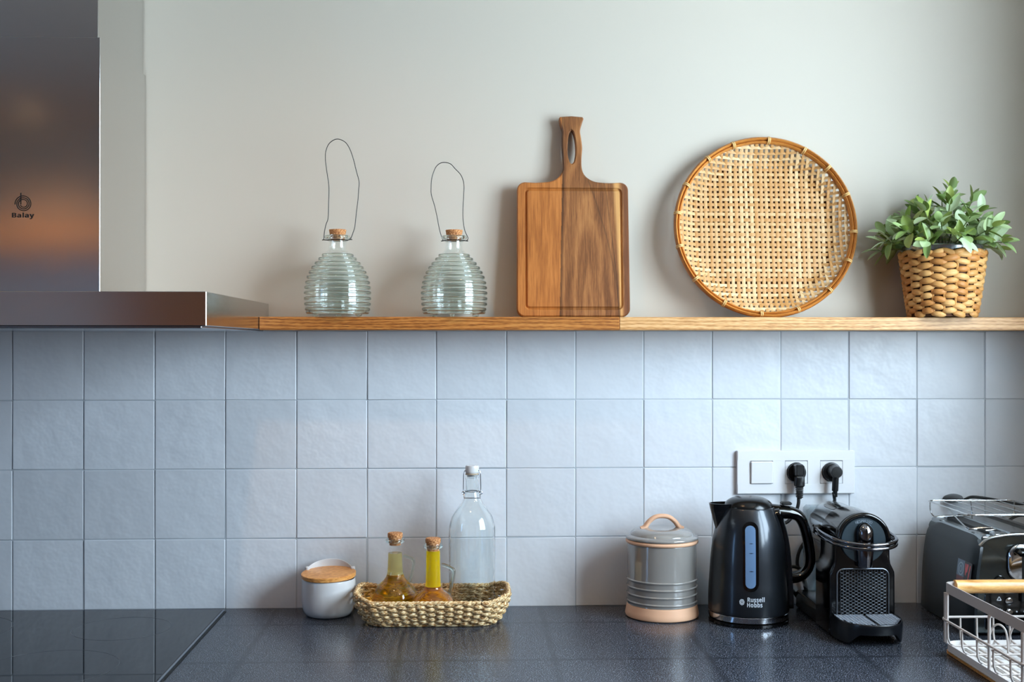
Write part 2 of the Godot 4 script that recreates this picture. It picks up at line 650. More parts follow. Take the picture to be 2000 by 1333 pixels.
func make_tiles() -> void:
	var xs: Array[float] = [-1.134, -1.0, -0.8655, -0.732, -0.598, -0.4644, -0.3292, -0.1943, -0.0619, 0.0732, 0.2068, 0.339, 0.4728, 0.6072, 0.7412, 0.8757, 1.0108, 1.145, XR + 0.07]
	var ys: Array[float] = [0.8988, 1.0328, 1.1659, 1.2983, 1.4312]
	var bed := struct("trim_1", B.new().box(Vector3(-1.3, 0.86, -0.009), Vector3(XR, 1.431, -0.0015), 0.0).done(), M.grout)
	bed.set_meta("label", "pale grout bed of the tiled splashback")
	for i in xs.size() - 1:
		for j in 4:
			var x1 := minf(xs[i + 1], XR + 0.0005)
			var w: float = x1 - xs[i] - 0.0012
			var h: float = ys[j + 1] - ys[j] - 0.0011
			var b := B.new().box(Vector3(-w / 2, -h / 2, -0.006), Vector3(w / 2, h / 2, 0), 0.0016)
			var o := obj("tile", b.done(60), M["tile_glaze_%d" % rng.randi_range(0, 2)], bed)
			o.position = Vector3((xs[i] + x1) / 2 + rng.randfn(0, 0.0002), (ys[j] + ys[j + 1]) / 2 + rng.randfn(0, 0.0003), rng.randfn(0, 0.0003))
			o.rotation = Vector3(rng.randfn(0, 0.004), rng.randfn(0, 0.004), rng.randfn(0, 0.0016))


func make_worktop() -> void:
	struct("trim_2", B.new().box(Vector3(XL, 0.0, 0.0), Vector3(XR, TOP - 0.03, 0.64), 0.002).done(), M.window_frame).set_meta("label", "base units under the worktop")
	var t := tag(obj("worktop", B.new().box(Vector3(XL, TOP - 0.03, 0.0), Vector3(XR, TOP, 0.69), 0.002).done(), M.dark_stone), "dark grey speckled stone kitchen worktop below the tiled wall", "worktop")
	var hob := thing("hob", "black glass hob set on the worktop under the extractor hood", "hob", Vector3(-0.76, TOP, 0.29))
	var gl := B.new().box(Vector3(-0.297, 0.0, -0.26), Vector3(0.297, 0.0045, 0.26), 0.0012)
	obj("glass_plate", gl.done(), M.hob_glass, hob)
	obj("seal", B.new().box(Vector3(-0.300, 0.0, -0.2625), Vector3(0.3035, 0.0012, 0.2625), 0.0003).done(), M.black_print, hob)
	obj("edge_trim", B.new().box(Vector3(0.297, 0.0, -0.26), Vector3(0.3005, 0.0042, 0.26), 0.0008).done(), M.hob_trim, hob)
	for q: Array in [[0.11, 0.13, 0.105], [0.15, -0.12, 0.085], [-0.15, 0.12, 0.085], [-0.15, -0.12, 0.105]]:
		var r: float = q[2]
		obj("cooking_zone", B.new().lathe(PackedVector2Array([Vector2(r - 0.0012, 0.0044), Vector2(r, 0.0044), Vector2(r, 0.0047), Vector2(r - 0.0012, 0.0047), Vector2(r - 0.0012, 0.0044)]), 64, Vector3(q[0], 0, q[1])).done(), M.hob_print, hob)


func make_hood() -> void:
	var t := thing("extractor_hood", "brushed steel chimney extractor hood above the black hob", "extractor hood", Vector3(-0.745, 0, 0))
	var can := B.new()
	can.box(Vector3(-0.3635, 1.4325, 0.003), Vector3(0.3635, 1.4826, 0.54), 0.0007)
	obj("canopy", can.done(), M.canopy_steel, t)
	obj("filter_plate", B.new().box(Vector3(-0.355, 1.429, 0.012), Vector3(0.355, 1.4327, 0.532), 0.001).done(), M.hob_trim, t)
	obj("light_bar", B.new().box(Vector3(-0.06, 1.4275, 0.535), Vector3(0.02, 1.4318, 0.5405), 0.0008).done(), M.lamp_rim, t)
	obj("chimney", B.new().box(Vector3(-0.1304, 1.4826, 0.002), Vector3(0.1304, 1.918, 0.281), 0.0006).done(), M.brushed_steel, t)
	obj("chimney_upper", B.new().box(Vector3(-0.1262, 1.918, 0.002), Vector3(0.1262, 2.5195, 0.277), 0.001).done(), M.brushed_steel, t)
	# maker's emblem: a spiral of three turns with an upright stroke
	var pts := PackedVector3Array()
	var c := Vector3(0.0045, 1.6395, 0.2815)
	for i in 97:
		var k := i / 96.0
		var a := PI + 0.1 - k * TAU * 2.95
		pts.append(c + Vector3(cos(a), sin(a), 0) * lerpf(0.0137, 0.0053, k))
	var lg := B.new().tube(pts, 0.00072, 6, false, Vector3.BACK, 0.0003)
	lg.tube(PackedVector3Array([c + Vector3(-0.0042, 0.018, 0), c + Vector3(-0.0042, -0.001, 0)]), 0.0009, 6, false, Vector3.BACK, 0.0003)
	obj("emblem", lg.done(), M.black_print, t)
	var tx := obj("lettering", text_mesh("Balay", 0.0125, 0.0004, "Droid Sans", true), M.black_print, t)
	tx.transform = Transform3D(Basis.from_scale(Vector3(1.15, 0.85, 1)), Vector3(0.0035, 1.6202, 0.2813))


func make_shelf() -> void:
	var t := thing("wall_shelf", "long narrow oak wall shelf beside the hood carrying the jars", "shelf")
	var joint := 0.278
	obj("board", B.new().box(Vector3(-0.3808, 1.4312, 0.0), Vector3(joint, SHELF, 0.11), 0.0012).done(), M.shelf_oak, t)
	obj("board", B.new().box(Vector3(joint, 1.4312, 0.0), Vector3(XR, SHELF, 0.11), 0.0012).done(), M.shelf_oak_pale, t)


# ---------------------------------------------------------------- glass jars on the shelf
func beehive_profile(ribs: Array[Vector3]) -> PackedVector2Array:
	var env := PackedVector2Array([Vector2(0.0585, 0.009), Vector2(0.0605, 0.02), Vector2(0.0612, 0.03), Vector2(0.0615, 0.045), Vector2(0.0596, 0.0625), Vector2(0.0552, 0.0776), Vector2(0.0490, 0.0897), Vector2(0.0425, 0.0987), Vector2(0.0325, 0.1108), Vector2(0.0250, 0.1190)])
	var e := spline2(env, 9)
	var p := PackedVector2Array([Vector2(0.024, 0.0062), Vector2(0.050, 0.0052), Vector2(0.0560, 0.0064)])
	var run := 0.0
	for i in e.size():
		if i > 0: run += e[i].distance_to(e[i - 1])
		var n := Vector2(1, 0)
		if i < e.size() - 1: n = Vector2(e[i + 1].y - e[i].y, e[i].x - e[i + 1].x).normalized()
		p.append(e[i] + n * -0.0012)
		if absf(fmod(run / 0.0101, 1.0) - 0.5) < 0.5 * e[i].distance_to(e[maxi(i - 1, 0)]) / 0.0101: ribs.append(Vector3(e[i].x - n.x * 0.0003, e[i].y - n.y * 0.0003, run))
	p.append_array([Vector2(0.0190, 0.1235), Vector2(0.0170, 0.1268), Vector2(0.0166, 0.1310), Vector2(0.0166, 0.1420), Vector2(0.0180, 0.1438), Vector2(0.0225, 0.1450), Vector2(0.0240, 0.1480), Vector2(0.0225, 0.1515), Vector2(0.0190, 0.1530), Vector2(0.0150, 0.1520),
		Vector2(0.0138, 0.1490), Vector2(0.0134, 0.1300), Vector2(0.0150, 0.1240), Vector2(0.0215, 0.1180)])
	for i in range(e.size() - 1, -1, -3): p.append(Vector2(e[i].x - 0.0042, e[i].y - 0.001 if e[i].y > 0.02 else maxf(e[i].y, 0.0125)))
	p.append_array([Vector2(0.050, 0.0105), Vector2(0.030, 0.0105), Vector2(0.0255, 0.0125), Vector2(0.0230, 0.030), Vector2(0.0215, 0.032), Vector2(0.0200, 0.030), Vector2(0.0215, 0.010), Vector2(0.024, 0.0062)])
	return p


func make_jars() -> void:
	var gl := glass("pale_green_glass", Color(0.965, 0.99, 0.972), 1.42)
	var pane := mat("thin_green_glass", Color(0.76, 0.86, 0.79, 0.035), 0.0)
	pane.transparency = BaseMaterial3D.TRANSPARENCY_ALPHA
	var wire := mat("dark_wire", Color(0.07, 0.065, 0.06), 0.45, 0.6)
	var cork := mat("cork", Color.WHITE, 0.85)
	cork.albedo_texture = noise(0.09, 31, 3, 128, ramp([Color(0.42, 0.23, 0.11), Color(0.66, 0.42, 0.24), Color(0.80, 0.57, 0.36), Color(0.90, 0.72, 0.52)], [0.0, 0.4, 0.6, 1.0]))
	tri_map(cork, Vector3.ONE * 22.0)
	var ribs: Array[Vector3] = []
	var body := B.new().lathe(beehive_profile(ribs), 64)
	var rib_meshes: Array[ArrayMesh] = []
	for q in ribs: rib_meshes.append(B.new().tube(ring(Vector3(0, q.y, 0), q.x, 56), 0.0014, 10, true, Vector3.UP, 0.0027).done(80))
	var foot := B.new().tube(ring(Vector3(0, 0.0095, 0), 0.0550, 56), 0.0040, 12, true, Vector3.UP, 0.0040)
	for k in 3:
		var a := 0.5 + TAU * k / 3
		var f := PackedVector2Array()
		for i in 9:
			var q := -PI / 2 + PI * i / 8
			f.append(Vector2(cos(q) * 0.0062, 0.0042 + sin(q) * 0.0042))
		foot.lathe(f, 12, Vector3(sin(a) * 0.045, 0, cos(a) * 0.045))
	var mesh := body.done(50)
	var lip_mesh := B.new().tube(ring(Vector3(0, 0.1490, 0), 0.0206, 40), 0.0036, 12, true, Vector3.UP, 0.0036).done(70)
	var foot_mesh := foot.done(60)
	var stopper := B.new().lathe(PackedVector2Array([Vector2(0, 0.1435), Vector2(0.0125, 0.1435), Vector2(0.0131, 0.1445), Vector2(0.0158, 0.1605), Vector2(0.0164, 0.1620), Vector2(0.0155, 0.1632), Vector2(0, 0.1634)]), 28).done()
	var loops := [
		PackedVector3Array([Vector3(-0.0257, 0.1445, 0), Vector3(-0.0248, 0.1579, 0), Vector3(-0.0215, 0.1733, 0), Vector3(-0.0179, 0.1844, 0), Vector3(-0.0168, 0.2138, 0), Vector3(-0.0162, 0.2417, 0), Vector3(-0.019, 0.264, 0), Vector3(-0.0215, 0.2808, 0), Vector3(-0.0229, 0.2975, 0), Vector3(-0.0215, 0.3115, 0), Vector3(-0.0149, 0.3249, 0), Vector3(-0.0015, 0.3323, 0), Vector3(0.0132, 0.3271, 0), Vector3(0.0221, 0.3145, 0), Vector3(0.0291, 0.295, 0), Vector3(0.0346, 0.2727, 0), Vector3(0.0396, 0.2531, 0), Vector3(0.0388, 0.2364, 0), Vector3(0.0374, 0.2168, 0), Vector3(0.0346, 0.1944, 0), Vector3(0.0319, 0.1693, 0), Vector3(0.0277, 0.1553, 0), Vector3(0.0238, 0.1455, 0)]),
		PackedVector3Array([Vector3(-0.0213, 0.1432, 0), Vector3(-0.0274, 0.1642, 0), Vector3(-0.0322, 0.1894, 0), Vector3(-0.0367, 0.209, 0), Vector3(-0.0425, 0.2286, 0), Vector3(-0.0431, 0.2426, 0), Vector3(-0.0423, 0.2566, 0), Vector3(-0.0392, 0.2693, 0), Vector3(-0.033, 0.2825, 0), Vector3(-0.0224, 0.2895, 0), Vector3(-0.0078, 0.2876, 0), Vector3(0.002, 0.2779, 0), Vector3(0.0132, 0.2653, 0), Vector3(0.0182, 0.2485, 0), Vector3(0.0176, 0.2261, 0), Vector3(0.0165, 0.2036, 0), Vector3(0.0168, 0.1812, 0), Vector3(0.0202, 0.1616, 0), Vector3(0.026, 0.1482, 0), Vector3(0.023, 0.1434, 0)])]
	var labels := ["clear ribbed beehive glass jar with the taller wire handle, nearer the hood", "clear ribbed beehive glass jar with the shorter wire handle, beside the cutting board"]
	for k in 2:
		var t := thing("glass_jar", labels[k], "jar", Vector3([-0.2436, -0.0267][k], SHELF + 0.0004, 0.064), "ribbed glass jars on the shelf")
		obj("glass_body", mesh, pane, t, Transform3D(Basis(Vector3.UP, 0.63 + 0.9 * k), Vector3.ZERO))
		for q in rib_meshes: obj("rib", q, gl, t)
		obj("lip", lip_mesh, gl, t)
		obj("foot", foot_mesh, gl, t, Transform3D(Basis(Vector3.UP, 0.63 + 0.9 * k), Vector3.ZERO))
		obj("cork_stopper", stopper, cork, t)
		var w := B.new().tube(spline(loops[k], 4), 0.00075, 6)
		w.tube(ring(Vector3(0, 0.1434, 0), 0.0186, 28), 0.0008, 6, true)
		var lp: PackedVector3Array = loops[k]
		for e: Vector3 in [lp[0], lp[lp.size() - 1]]:
			var side := signf(e.x)
			w.tube(PackedVector3Array([Vector3(side * 0.018, 0.1434, 0.002), Vector3(e.x, e.y - 0.0005, 0.001), e + Vector3(side * 0.003, -0.0008, 0)]), 0.0009, 6)
		obj("wire_handle", w.done(), wire, t)


# ---------------------------------------------------------------- cutting board
func board_image() -> ImageTexture:
	var w := 384
	var h := 640
	var f := FastNoiseLite.new()
	f.seed = 77
	f.frequency = 1.0
	f.fractal_octaves = 3
	var left := ramp([Color(0.54, 0.31, 0.13), Color(0.66, 0.40, 0.18), Color(0.75, 0.48, 0.24)])
	var dark := ramp([Color(0.37, 0.215, 0.10), Color(0.51, 0.32, 0.17), Color(0.62, 0.41, 0.23), Color(0.70, 0.49, 0.29)])
	var sap := Color(0.80, 0.60, 0.36)
	var data := PackedByteArray()
	data.resize(w * h * 3)
	for j in h:
		for i in w:
			var x := (float(i) / w - 0.5) * 0.24      # metres from the middle
			var y := (1.0 - float(j) / h) * 0.42
			var joint := -0.0265 + 0.006 * clampf(y / 0.26, 0, 1)
			var fib := f.get_noise_3d(x * 420.0, y * 12.0, 3.0)
			var fine := f.get_noise_3d(x * 1300.0, y * 34.0, 9.0)
			var c: Color
			if x < joint:
				c = left.sample(clampf(0.5 + fib * 0.55 + fine * 0.3 + f.get_noise_2d(x * 30.0, y * 5.0) * 0.4, 0, 1))
			else:
				var wob := f.get_noise_2d(x * 14.0 + 5.0, y * 7.0)
				var d := sqrt(pow((x - 0.028) * 6.6, 2) + pow((y - 0.03) * 0.95, 2)) + wob * 0.035
				var band := sin(d * 46.0) * 0.5 + 0.5
				c = dark.sample(clampf(0.32 + pow(band, 3.0) * 0.30 - clampf(d * 0.25, 0, 0.2) + fib * 0.30 + fine * 0.30 + 0.22 * f.get_noise_2d(x * 20.0, y * 4.0), 0, 1))
				var up := clampf(y / 0.26, 0, 1)
				var mid := lerpf(0.0905, 0.0830, pow(up, 1.6))
				var k := clampf(1.3 - absf(x - mid) / lerpf(0.0032, 0.0075, up), 0, 1)
				var g1 := absf(x - lerpf(0.086, 0.030, pow(up, 1.7)))
				var g2 := absf(x - lerpf(0.087, 0.060, pow(up, 1.3)))
				if y < 0.27: c = c.darkened(0.22 * clampf(1.0 - minf(g1, g2) / 0.0022, 0, 1))
				if y < 0.27: c = c.lerp(sap, k * 0.9)
				elif y < 0.28 and x > 0.05: c = c.lerp(sap, k * 0.5)
				if x > 0.0965: c = c.lerp(Color(0.40, 0.23, 0.13), 0.6)
				if absf(x - joint) < 0.006: c = c.darkened(0.25 * (1.0 - (x - joint) / 0.006))
			var o := (j * w + i) * 3
			data[o] = int(clampf(c.r, 0, 1) * 255.0)
			data[o + 1] = int(clampf(c.g, 0, 1) * 255.0)
			data[o + 2] = int(clampf(c.b, 0, 1) * 255.0)
	return ImageTexture.create_from_image(Image.create_from_data(w, h, false, Image.FORMAT_RGB8, data))


func make_board() -> void:
	var m := mat("acacia_wood", Color.WHITE, 0.42, 0.0, 0.45)
	m.albedo_texture = board_image()
	var cv := func(zx: float, zy: float) -> Vector2: return Vector2((zx - 416.0) / 3.0286 / 1050.0, (1266.0 - zy) / 3.0286 / 1044.0)
	# outline, counter-clockwise from the lower left
	var o := PackedVector2Array()
	var rb := rrect(-0.1060, 0.0, 0.1060, 0.2575, 0.0150, 6)
	for i in 7: o.append(rb[i] * Vector2(1.012, 1))
	for i in range(7, 14): o.append(rb[i])
	var up := PackedVector2Array()
	for q: Vector2 in [Vector2(640, 455), Vector2(560, 449), Vector2(515, 430), Vector2(486, 402), Vector2(473, 365), Vector2(471, 310), Vector2(476, 240), Vector2(470, 180), Vector2(464, 135), Vector2(474, 95), Vector2(486, 60)]: up.append(cv.call(q.x, q.y))
	o.append_array(spline2(up, 4))
	for q: Vector2 in [Vector2(480, 49), Vector2(411, 44), Vector2(342, 49)]: o.append(cv.call(q.x, q.y))
	up.clear()
	for q: Vector2 in [Vector2(336, 60), Vector2(344, 95), Vector2(356, 135), Vector2(354, 180), Vector2(353, 240), Vector2(358, 310), Vector2(358, 365), Vector2(345, 402), Vector2(316, 432), Vector2(270, 449), Vector2(190, 455)]: up.append(cv.call(q.x, q.y))
	o.append_array(spline2(up, 4))
	for i in range(14, 21): o.append(rb[i])
	for i in range(21, 28): o.append(rb[i] * Vector2(1.012, 1))
	var hole := PackedVector2Array()
	for i in 24:
		var a := TAU * i / 24
		var q := Vector2(cos(a) * 25.0 * (1.0 - 0.12 * sin(a)), -sin(a) * 103.0)
		hole.append(cv.call(411 + q.x, 235 + q.y))
	var zf := 0.018
	var ch := 0.0022
	var b := B.new()
	var inn := B.inset(o, ch)
	var g0 := rrect(-0.0930, 0.0125, 0.0945, 0.2470, 0.0100, 6)
	var ho := B.inset(hole, -ch)
	b_face(b, inn, ho, g0, zf)
	b_face(b, inn, ho, PackedVector2Array(), 0.0)
	var n := o.size()
	for i in n:
		var j := (i + 1) % n
		b.wall(o[i], o[j], ch, o[i], o[j], zf - ch)
		b.wall(o[i], o[j], zf - ch, inn[i], inn[j], zf)
		b.wall(inn[i], inn[j], 0, o[i], o[j], ch)
	for i in 24:
		var j := (i + 1) % 24
		b.wall(hole[j], hole[i], ch, hole[j], hole[i], zf - ch)
		b.wall(hole[j], hole[i], zf - ch, ho[j], ho[i], zf)
		b.wall(ho[j], ho[i], 0, hole[j], hole[i], ch)
	# juice groove and the field inside it
	var loops: Array[PackedVector2Array] = [g0, B.inset(g0, 0.0012), B.inset(g0, 0.0030), B.inset(g0, 0.0048), B.inset(g0, 0.0066)]
	var zs := [zf, zf - 0.0026, zf - 0.0038, zf - 0.0026, zf]
	for k in 4:
		for i in g0.size():
			var j := (i + 1) % g0.size()
			b.wall(loops[k][i], loops[k][j], zs[k], loops[k + 1][i], loops[k + 1][j], zs[k + 1])
	var last := loops[4]
	var idx := Geometry2D.triangulate_polygon(last)
	for k in range(0, idx.size(), 3):
		var p := [last[idx[k]], last[idx[k + 1]], last[idx[k + 2]]]
		if (p[1] - p[0]).cross(p[2] - p[0]) < 0: p.reverse()
		b.tri(Vector3(p[0].x, p[0].y, zf), Vector3(p[1].x, p[1].y, zf), Vector3(p[2].x, p[2].y, zf))
	b.plan(1.0 / 0.24, 1.0 / 0.42, 0.5, 0.0)
	var t := thing("cutting_board", "dark and orange wooden cutting board with handle, leaning on the wall", "cutting board", Vector3(0.1985, SHELF + 0.0005, 0.036))
	t.rotation.x = -0.083
	obj("board", b.done(38), m, t)


# flat face of an outline with one or two openings, by bridging them into one outline
func b_face(b: B, outer: PackedVector2Array, hole: PackedVector2Array, hole2: PackedVector2Array, z: float) -> void:
	var poly := outer
	for h: PackedVector2Array in [hole, hole2]:
		if h.is_empty(): continue
		var best := INF
		var bi := 0
		var bj := 0
		for i in poly.size():
			for j in h.size():
				var d := poly[i].distance_squared_to(h[j])
				if d < best:
					best = d; bi = i; bj = j
		var np := PackedVector2Array()
		for i in bi + 1: np.append(poly[i])
		for k in h.size() + 1: np.append(h[(bj - k + h.size() * 2) % h.size()])
		for i in range(bi, poly.size()): np.append(poly[i])
		poly = np
	var idx := Geometry2D.triangulate_polygon(poly)
	for k in range(0, idx.size(), 3):
		var p := [poly[idx[k]], poly[idx[k + 1]], poly[idx[k + 2]]]
		if ((p[1] - p[0]).cross(p[2] - p[0]) < 0) == (z > 0.001): p.reverse()
		b.tri(Vector3(p[0].x, p[0].y, z), Vector3(p[1].x, p[1].y, z), Vector3(p[2].x, p[2].y, z))


# ---------------------------------------------------------------- woven bamboo tray
func make_tray() -> void:
	var tones: Array[StandardMaterial3D] = []
	for c: Color in [Color(0.78, 0.61, 0.40), Color(0.80, 0.64, 0.44), Color(0.76, 0.57, 0.35), Color(0.82, 0.68, 0.49), Color(0.73, 0.53, 0.30)]:
		var m := mat("bamboo_strip_%d" % tones.size(), c, 0.5, 0.0, 0.45)
		tones.append(m)
	var rim := mat("bamboo_rim", Color.WHITE, 0.4)
	rim.albedo_texture = wood_image(128, 64, ramp([Color(0.60, 0.35, 0.13), Color(0.74, 0.47, 0.20), Color(0.82, 0.56, 0.27)]), 41, 2.0, 6.0, 0.4)
	rim.uv1_scale = Vector3(6, 1, 1)
	var tie := mat("bamboo_tie", Color(0.86, 0.70, 0.45), 0.45)
	var R := 0.1755
	var t := thing("woven_tray", "round shallow woven bamboo tray leaning on the wall above the shelf", "tray", Vector3(0.5665, SHELF + 0.0005, 0.070))
	t.rotation.x = -0.13
	var c := Vector3(0, R, 0)
	var pitch := 0.0099
	var dish := func(x: float, y: float) -> float:
		var r := sqrt(x * x + y * y)
		return -0.024 * (1.0 - smoothstep(0.72 * R, 1.0 * R, r)) - 0.005
	var n := 17
	for way in 2:
		for i in range(-n, n + 1):
			var s := i * pitch + rng.randfn(0, 0.0004)
			var half := sqrt(maxf(0.0, pow(R - 0.006, 2) - s * s))
			if half < 0.012: continue
			var path := PackedVector3Array()
			var steps := int(half * 2.0 / pitch * 2.0) + 1
			for k in steps + 1:
				var u := lerpf(-half, half, float(k) / steps)
				var over := cos(PI * u / pitch) * (1.0 if (i & 1) == 0 else -1.0) * (1.0 if way == 0 else -1.0)
				var p := Vector2(s, u) if way == 0 else Vector2(u, s)
				path.append(c + Vector3(p.x, p.y, dish.call(p.x, p.y) + over * 0.0007))
			var wd := 0.0031 + rng.randf_range(-0.00035, 0.0003)
			obj("strip", B.new().tube(path, wd, 4, false, Vector3.BACK, 0.00055).done(70), tones[rng.randi_range(0, 4)], t)
	var back := mat("bamboo_backing", Color(0.50, 0.33, 0.16), 0.6)
	for way in 2:
		for i in range(-5, 6):
			var s := i * 0.0245
			var half := sqrt(maxf(0.0, pow(0.80 * R, 2) - s * s))
			if half < 0.03: continue
			var zz := -0.0330 - 0.0010 * way
			var lo := Vector3(s - 0.0105, R - half, zz) if way == 0 else Vector3(-half, R + s - 0.0105, zz)
			var hi := Vector3(s + 0.0105, R + half, zz + 0.0008) if way == 0 else Vector3(half, R + s + 0.0105, zz + 0.0008)
			obj("backing_strip", B.new().box(lo, hi, 0.0003).done(), back, t)
	for k in 2:
		var path := ring(c + Vector3(0, 0, [-0.004, -0.006][k]), [R - 0.0028, R - 0.0085][k], 96, false)
		obj("hoop", B.new().tube(path, [0.0036, 0.0030][k], 8, true, Vector3.BACK, [0.0085, 0.0075][k]).done(60), rim, t)
	for q: Vector2 in [Vector2(770, 85), Vector2(537, 125), Vector2(368, 217), Vector2(208, 385), Vector2(148, 578), Vector2(147, 803), Vector2(255, 1020), Vector2(437, 1185), Vector2(683, 1248), Vector2(930, 1228), Vector2(1150, 1100), Vector2(1285, 900), Vector2(1315, 700), Vector2(1275, 450), Vector2(1165, 265), Vector2(1003, 155)]:
		var d := Vector2(q.x - 733, 665 - q.y).normalized()
		var b := B.new()
		for e in 2:
			var tang := Vector3(-d.y, d.x, 0) * (e - 0.5) * 0.0030
			var loop := PackedVector3Array()
			for a in 12:
				var w := TAU * a / 12
				loop.append(c + tang + Vector3(d.x, d.y, 0) * (R - 0.0055 + cos(w) * 0.0062 * (1.0 if q.y < 1200 else 0.85)) + Vector3(0, 0, -0.005 + sin(w) * 0.0105))
			b.tube(loop, 0.0015, 6, true)
		obj("binding", b.done(60), tie, t)


# ---------------------------------------------------------------- potted plant
func make_plant() -> void:
	var straw: Array[StandardMaterial3D] = []
	for c: Color in [Color(0.80, 0.58, 0.33), Color(0.85, 0.65, 0.40), Color(0.74, 0.50, 0.26)]:
		var m := mat("water_hyacinth_%d" % straw.size(), c, 0.5, 0.0, 0.45)
		m.heightmap_enabled = true
		m.heightmap_texture = M.get("fibre", noise(0.05, 51, 3, 128))
		M["fibre"] = m.heightmap_texture
		m.heightmap_scale = 0.06
		tri_map(m, Vector3(8, 60, 8))
		straw.append(m)
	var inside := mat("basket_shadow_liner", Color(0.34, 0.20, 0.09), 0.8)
	var tin := mat("zinc_pot", Color(0.62, 0.65, 0.68), 0.25, 0.9)
	var soil := mat("soil", Color(0.10, 0.085, 0.06), 0.95)
	var t := thing("potted_plant", "small bushy green plant in a woven straw pot on the shelf", "plant", Vector3(0.8922, SHELF + 0.0003, 0.084))
	var h := 0.1215
	var rad := func(y: float) -> float: return lerpf(0.0590, 0.0765, pow(clampf(y / h, 0, 1), 0.85))
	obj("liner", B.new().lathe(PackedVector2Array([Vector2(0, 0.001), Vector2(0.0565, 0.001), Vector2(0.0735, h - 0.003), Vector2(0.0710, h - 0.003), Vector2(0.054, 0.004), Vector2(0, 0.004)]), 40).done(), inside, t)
	var unit: Array[ArrayMesh] = []
	for k in 3:
		var rows := []
		var ls := 0.0148 + 0.0007 * k
		for i in 7:
			var a := -PI / 2 + PI * i / 6.0
			var row := PackedVector3Array()
			for j in 9:
				var u := -1.0 + 2.0 * j / 8.0
				var wv := pow(maxf(0.0, 1.0 - pow(absf(u), 2.2)), 0.6)
				row.append(Vector3(u * ls, sin(a) * (0.0012 + 0.0047 * wv), cos(a) * (0.0008 + 0.0040 * wv) - u * u * 0.0034))
			rows.append(row)
		unit.append(B.new().grid(rows).done(80))
	var nr := 17
	var nc := 20
	for r in nr:
		var y := 0.005 + (h - 0.012) * r / (nr - 1)
		for k in nc / 2:
			var a := TAU * (2 * k + (r & 1)) / nc + 0.13 + rng.randfn(0, 0.02)
			var rr: float = rad.call(y)
			var bs := Basis(Vector3.UP, a) * Basis(Vector3.RIGHT, -0.14) * Basis(Vector3.BACK, (0.10 if r & 1 else -0.10) + rng.randfn(0, 0.06))
			bs = bs.scaled_local(Vector3(rr / 0.072, rng.randf_range(0.92, 1.1), 1))
			obj("wicker_strand", unit[rng.randi_range(0, 2)], straw[rng.randi_range(0, 2)], t, Transform3D(bs, Vector3(sin(a) * rr, y, cos(a) * rr)))
	for r in nc / 2:
		var sk := B.new()
		for e in 2:
			var a := TAU * (2 * r + e) / nc + 0.13 + TAU / nc * 0.5
			var pth := PackedVector3Array()
			for i in 9:
				var y := 0.003 + (h - 0.008) * i / 8.0
				pth.append(Vector3(sin(a), 0, cos(a)) * (float(rad.call(y)) - 0.0006) + Vector3(0, y, 0))
			sk.tube(pth, 0.0022, 6)
		obj("stake", sk.done(), straw[r % 3], t)
	for k in 26:
		var a := TAU * k / 26
		var bs := Basis(Vector3.UP, a) * Basis(Vector3.BACK, -0.32 if k & 1 else 0.25)
		obj("braid", unit[k % 3], straw[rng.randi_range(0, 2)], t, Transform3D(bs.scaled_local(Vector3(0.95, 0.85, 0.9)), Vector3(sin(a) * 0.0762, h - 0.0025, cos(a) * 0.0762)))
	obj("inner_pot", B.new().lathe(PackedVector2Array([Vector2(0.0690, h - 0.004), Vector2(0.0712, h + 0.002), Vector2(0.0716, h + 0.0090), Vector2(0.0730, h + 0.0105), Vector2(0.0720, h + 0.0125), Vector2(0.0690, h + 0.0110), Vector2(0.0670, h - 0.004)]), 48).done(), tin, t)
	obj("soil", B.new().lathe(PackedVector2Array([Vector2(0.0670, h - 0.006), Vector2(0.0670, h - 0.002), Vector2(0.04, h + 0.004), Vector2(0, h + 0.006)]), 32).done(), soil, t)
	# leaves
	var green: Array[StandardMaterial3D] = []
	for c: Color in [Color(0.47, 0.56, 0.31), Color(0.56, 0.65, 0.42), Color(0.64, 0.71, 0.53), Color(0.42, 0.50, 0.20), Color(0.56, 0.62, 0.30), Color(0.70, 0.77, 0.62)]:
		var m := mat("leaf_%d" % green.size(), c, 0.42, 0.0, 0.5)
		m.backlight_enabled = true
		m.backlight = Color(0.16, 0.22, 0.08)
		green.append(m)
	var stem_m := mat("stem_green", Color(0.34, 0.38, 0.20), 0.6)
	var leaf: Array[ArrayMesh] = []
	for k in 4:
		var rows := []
		var wide: float = [0.40, 0.34, 0.46, 0.32][k]
		for i in 11:
			var v := i / 10.0
			var w := wide * pow(sin(PI * pow(v, 0.95)), 0.62) + 0.012
			if i == 10: w = 0.012
			var bend: float = [0.10, 0.20, -0.05, 0.28][k]
			var row := PackedVector3Array()
			for j in 5:
				var u := -1.0 + j / 2.0
				row.append(Vector3(u * w * 0.5 * 1.25, v, -bend * v * v + absf(u) * w * 0.22))
			rows.append(row)
		leaf.append(B.new().grid(rows).done(80))
	var lr := RandomNumberGenerator.new()
	lr.seed = 5
	# stems: lean direction, lean, length
	var stems: Array[Vector3] = []
	for i in 34:
		var a := TAU * i * 0.381966 * 1.0 + 0.4
		var k := sqrt((i + 0.5) / 34.0)
		stems.append(Vector3(a, k, lerpf(0.098, 0.086, k) * lr.randf_range(0.84, 1.08)))
	stems.append(Vector3(0.6, 0.10, 0.108))
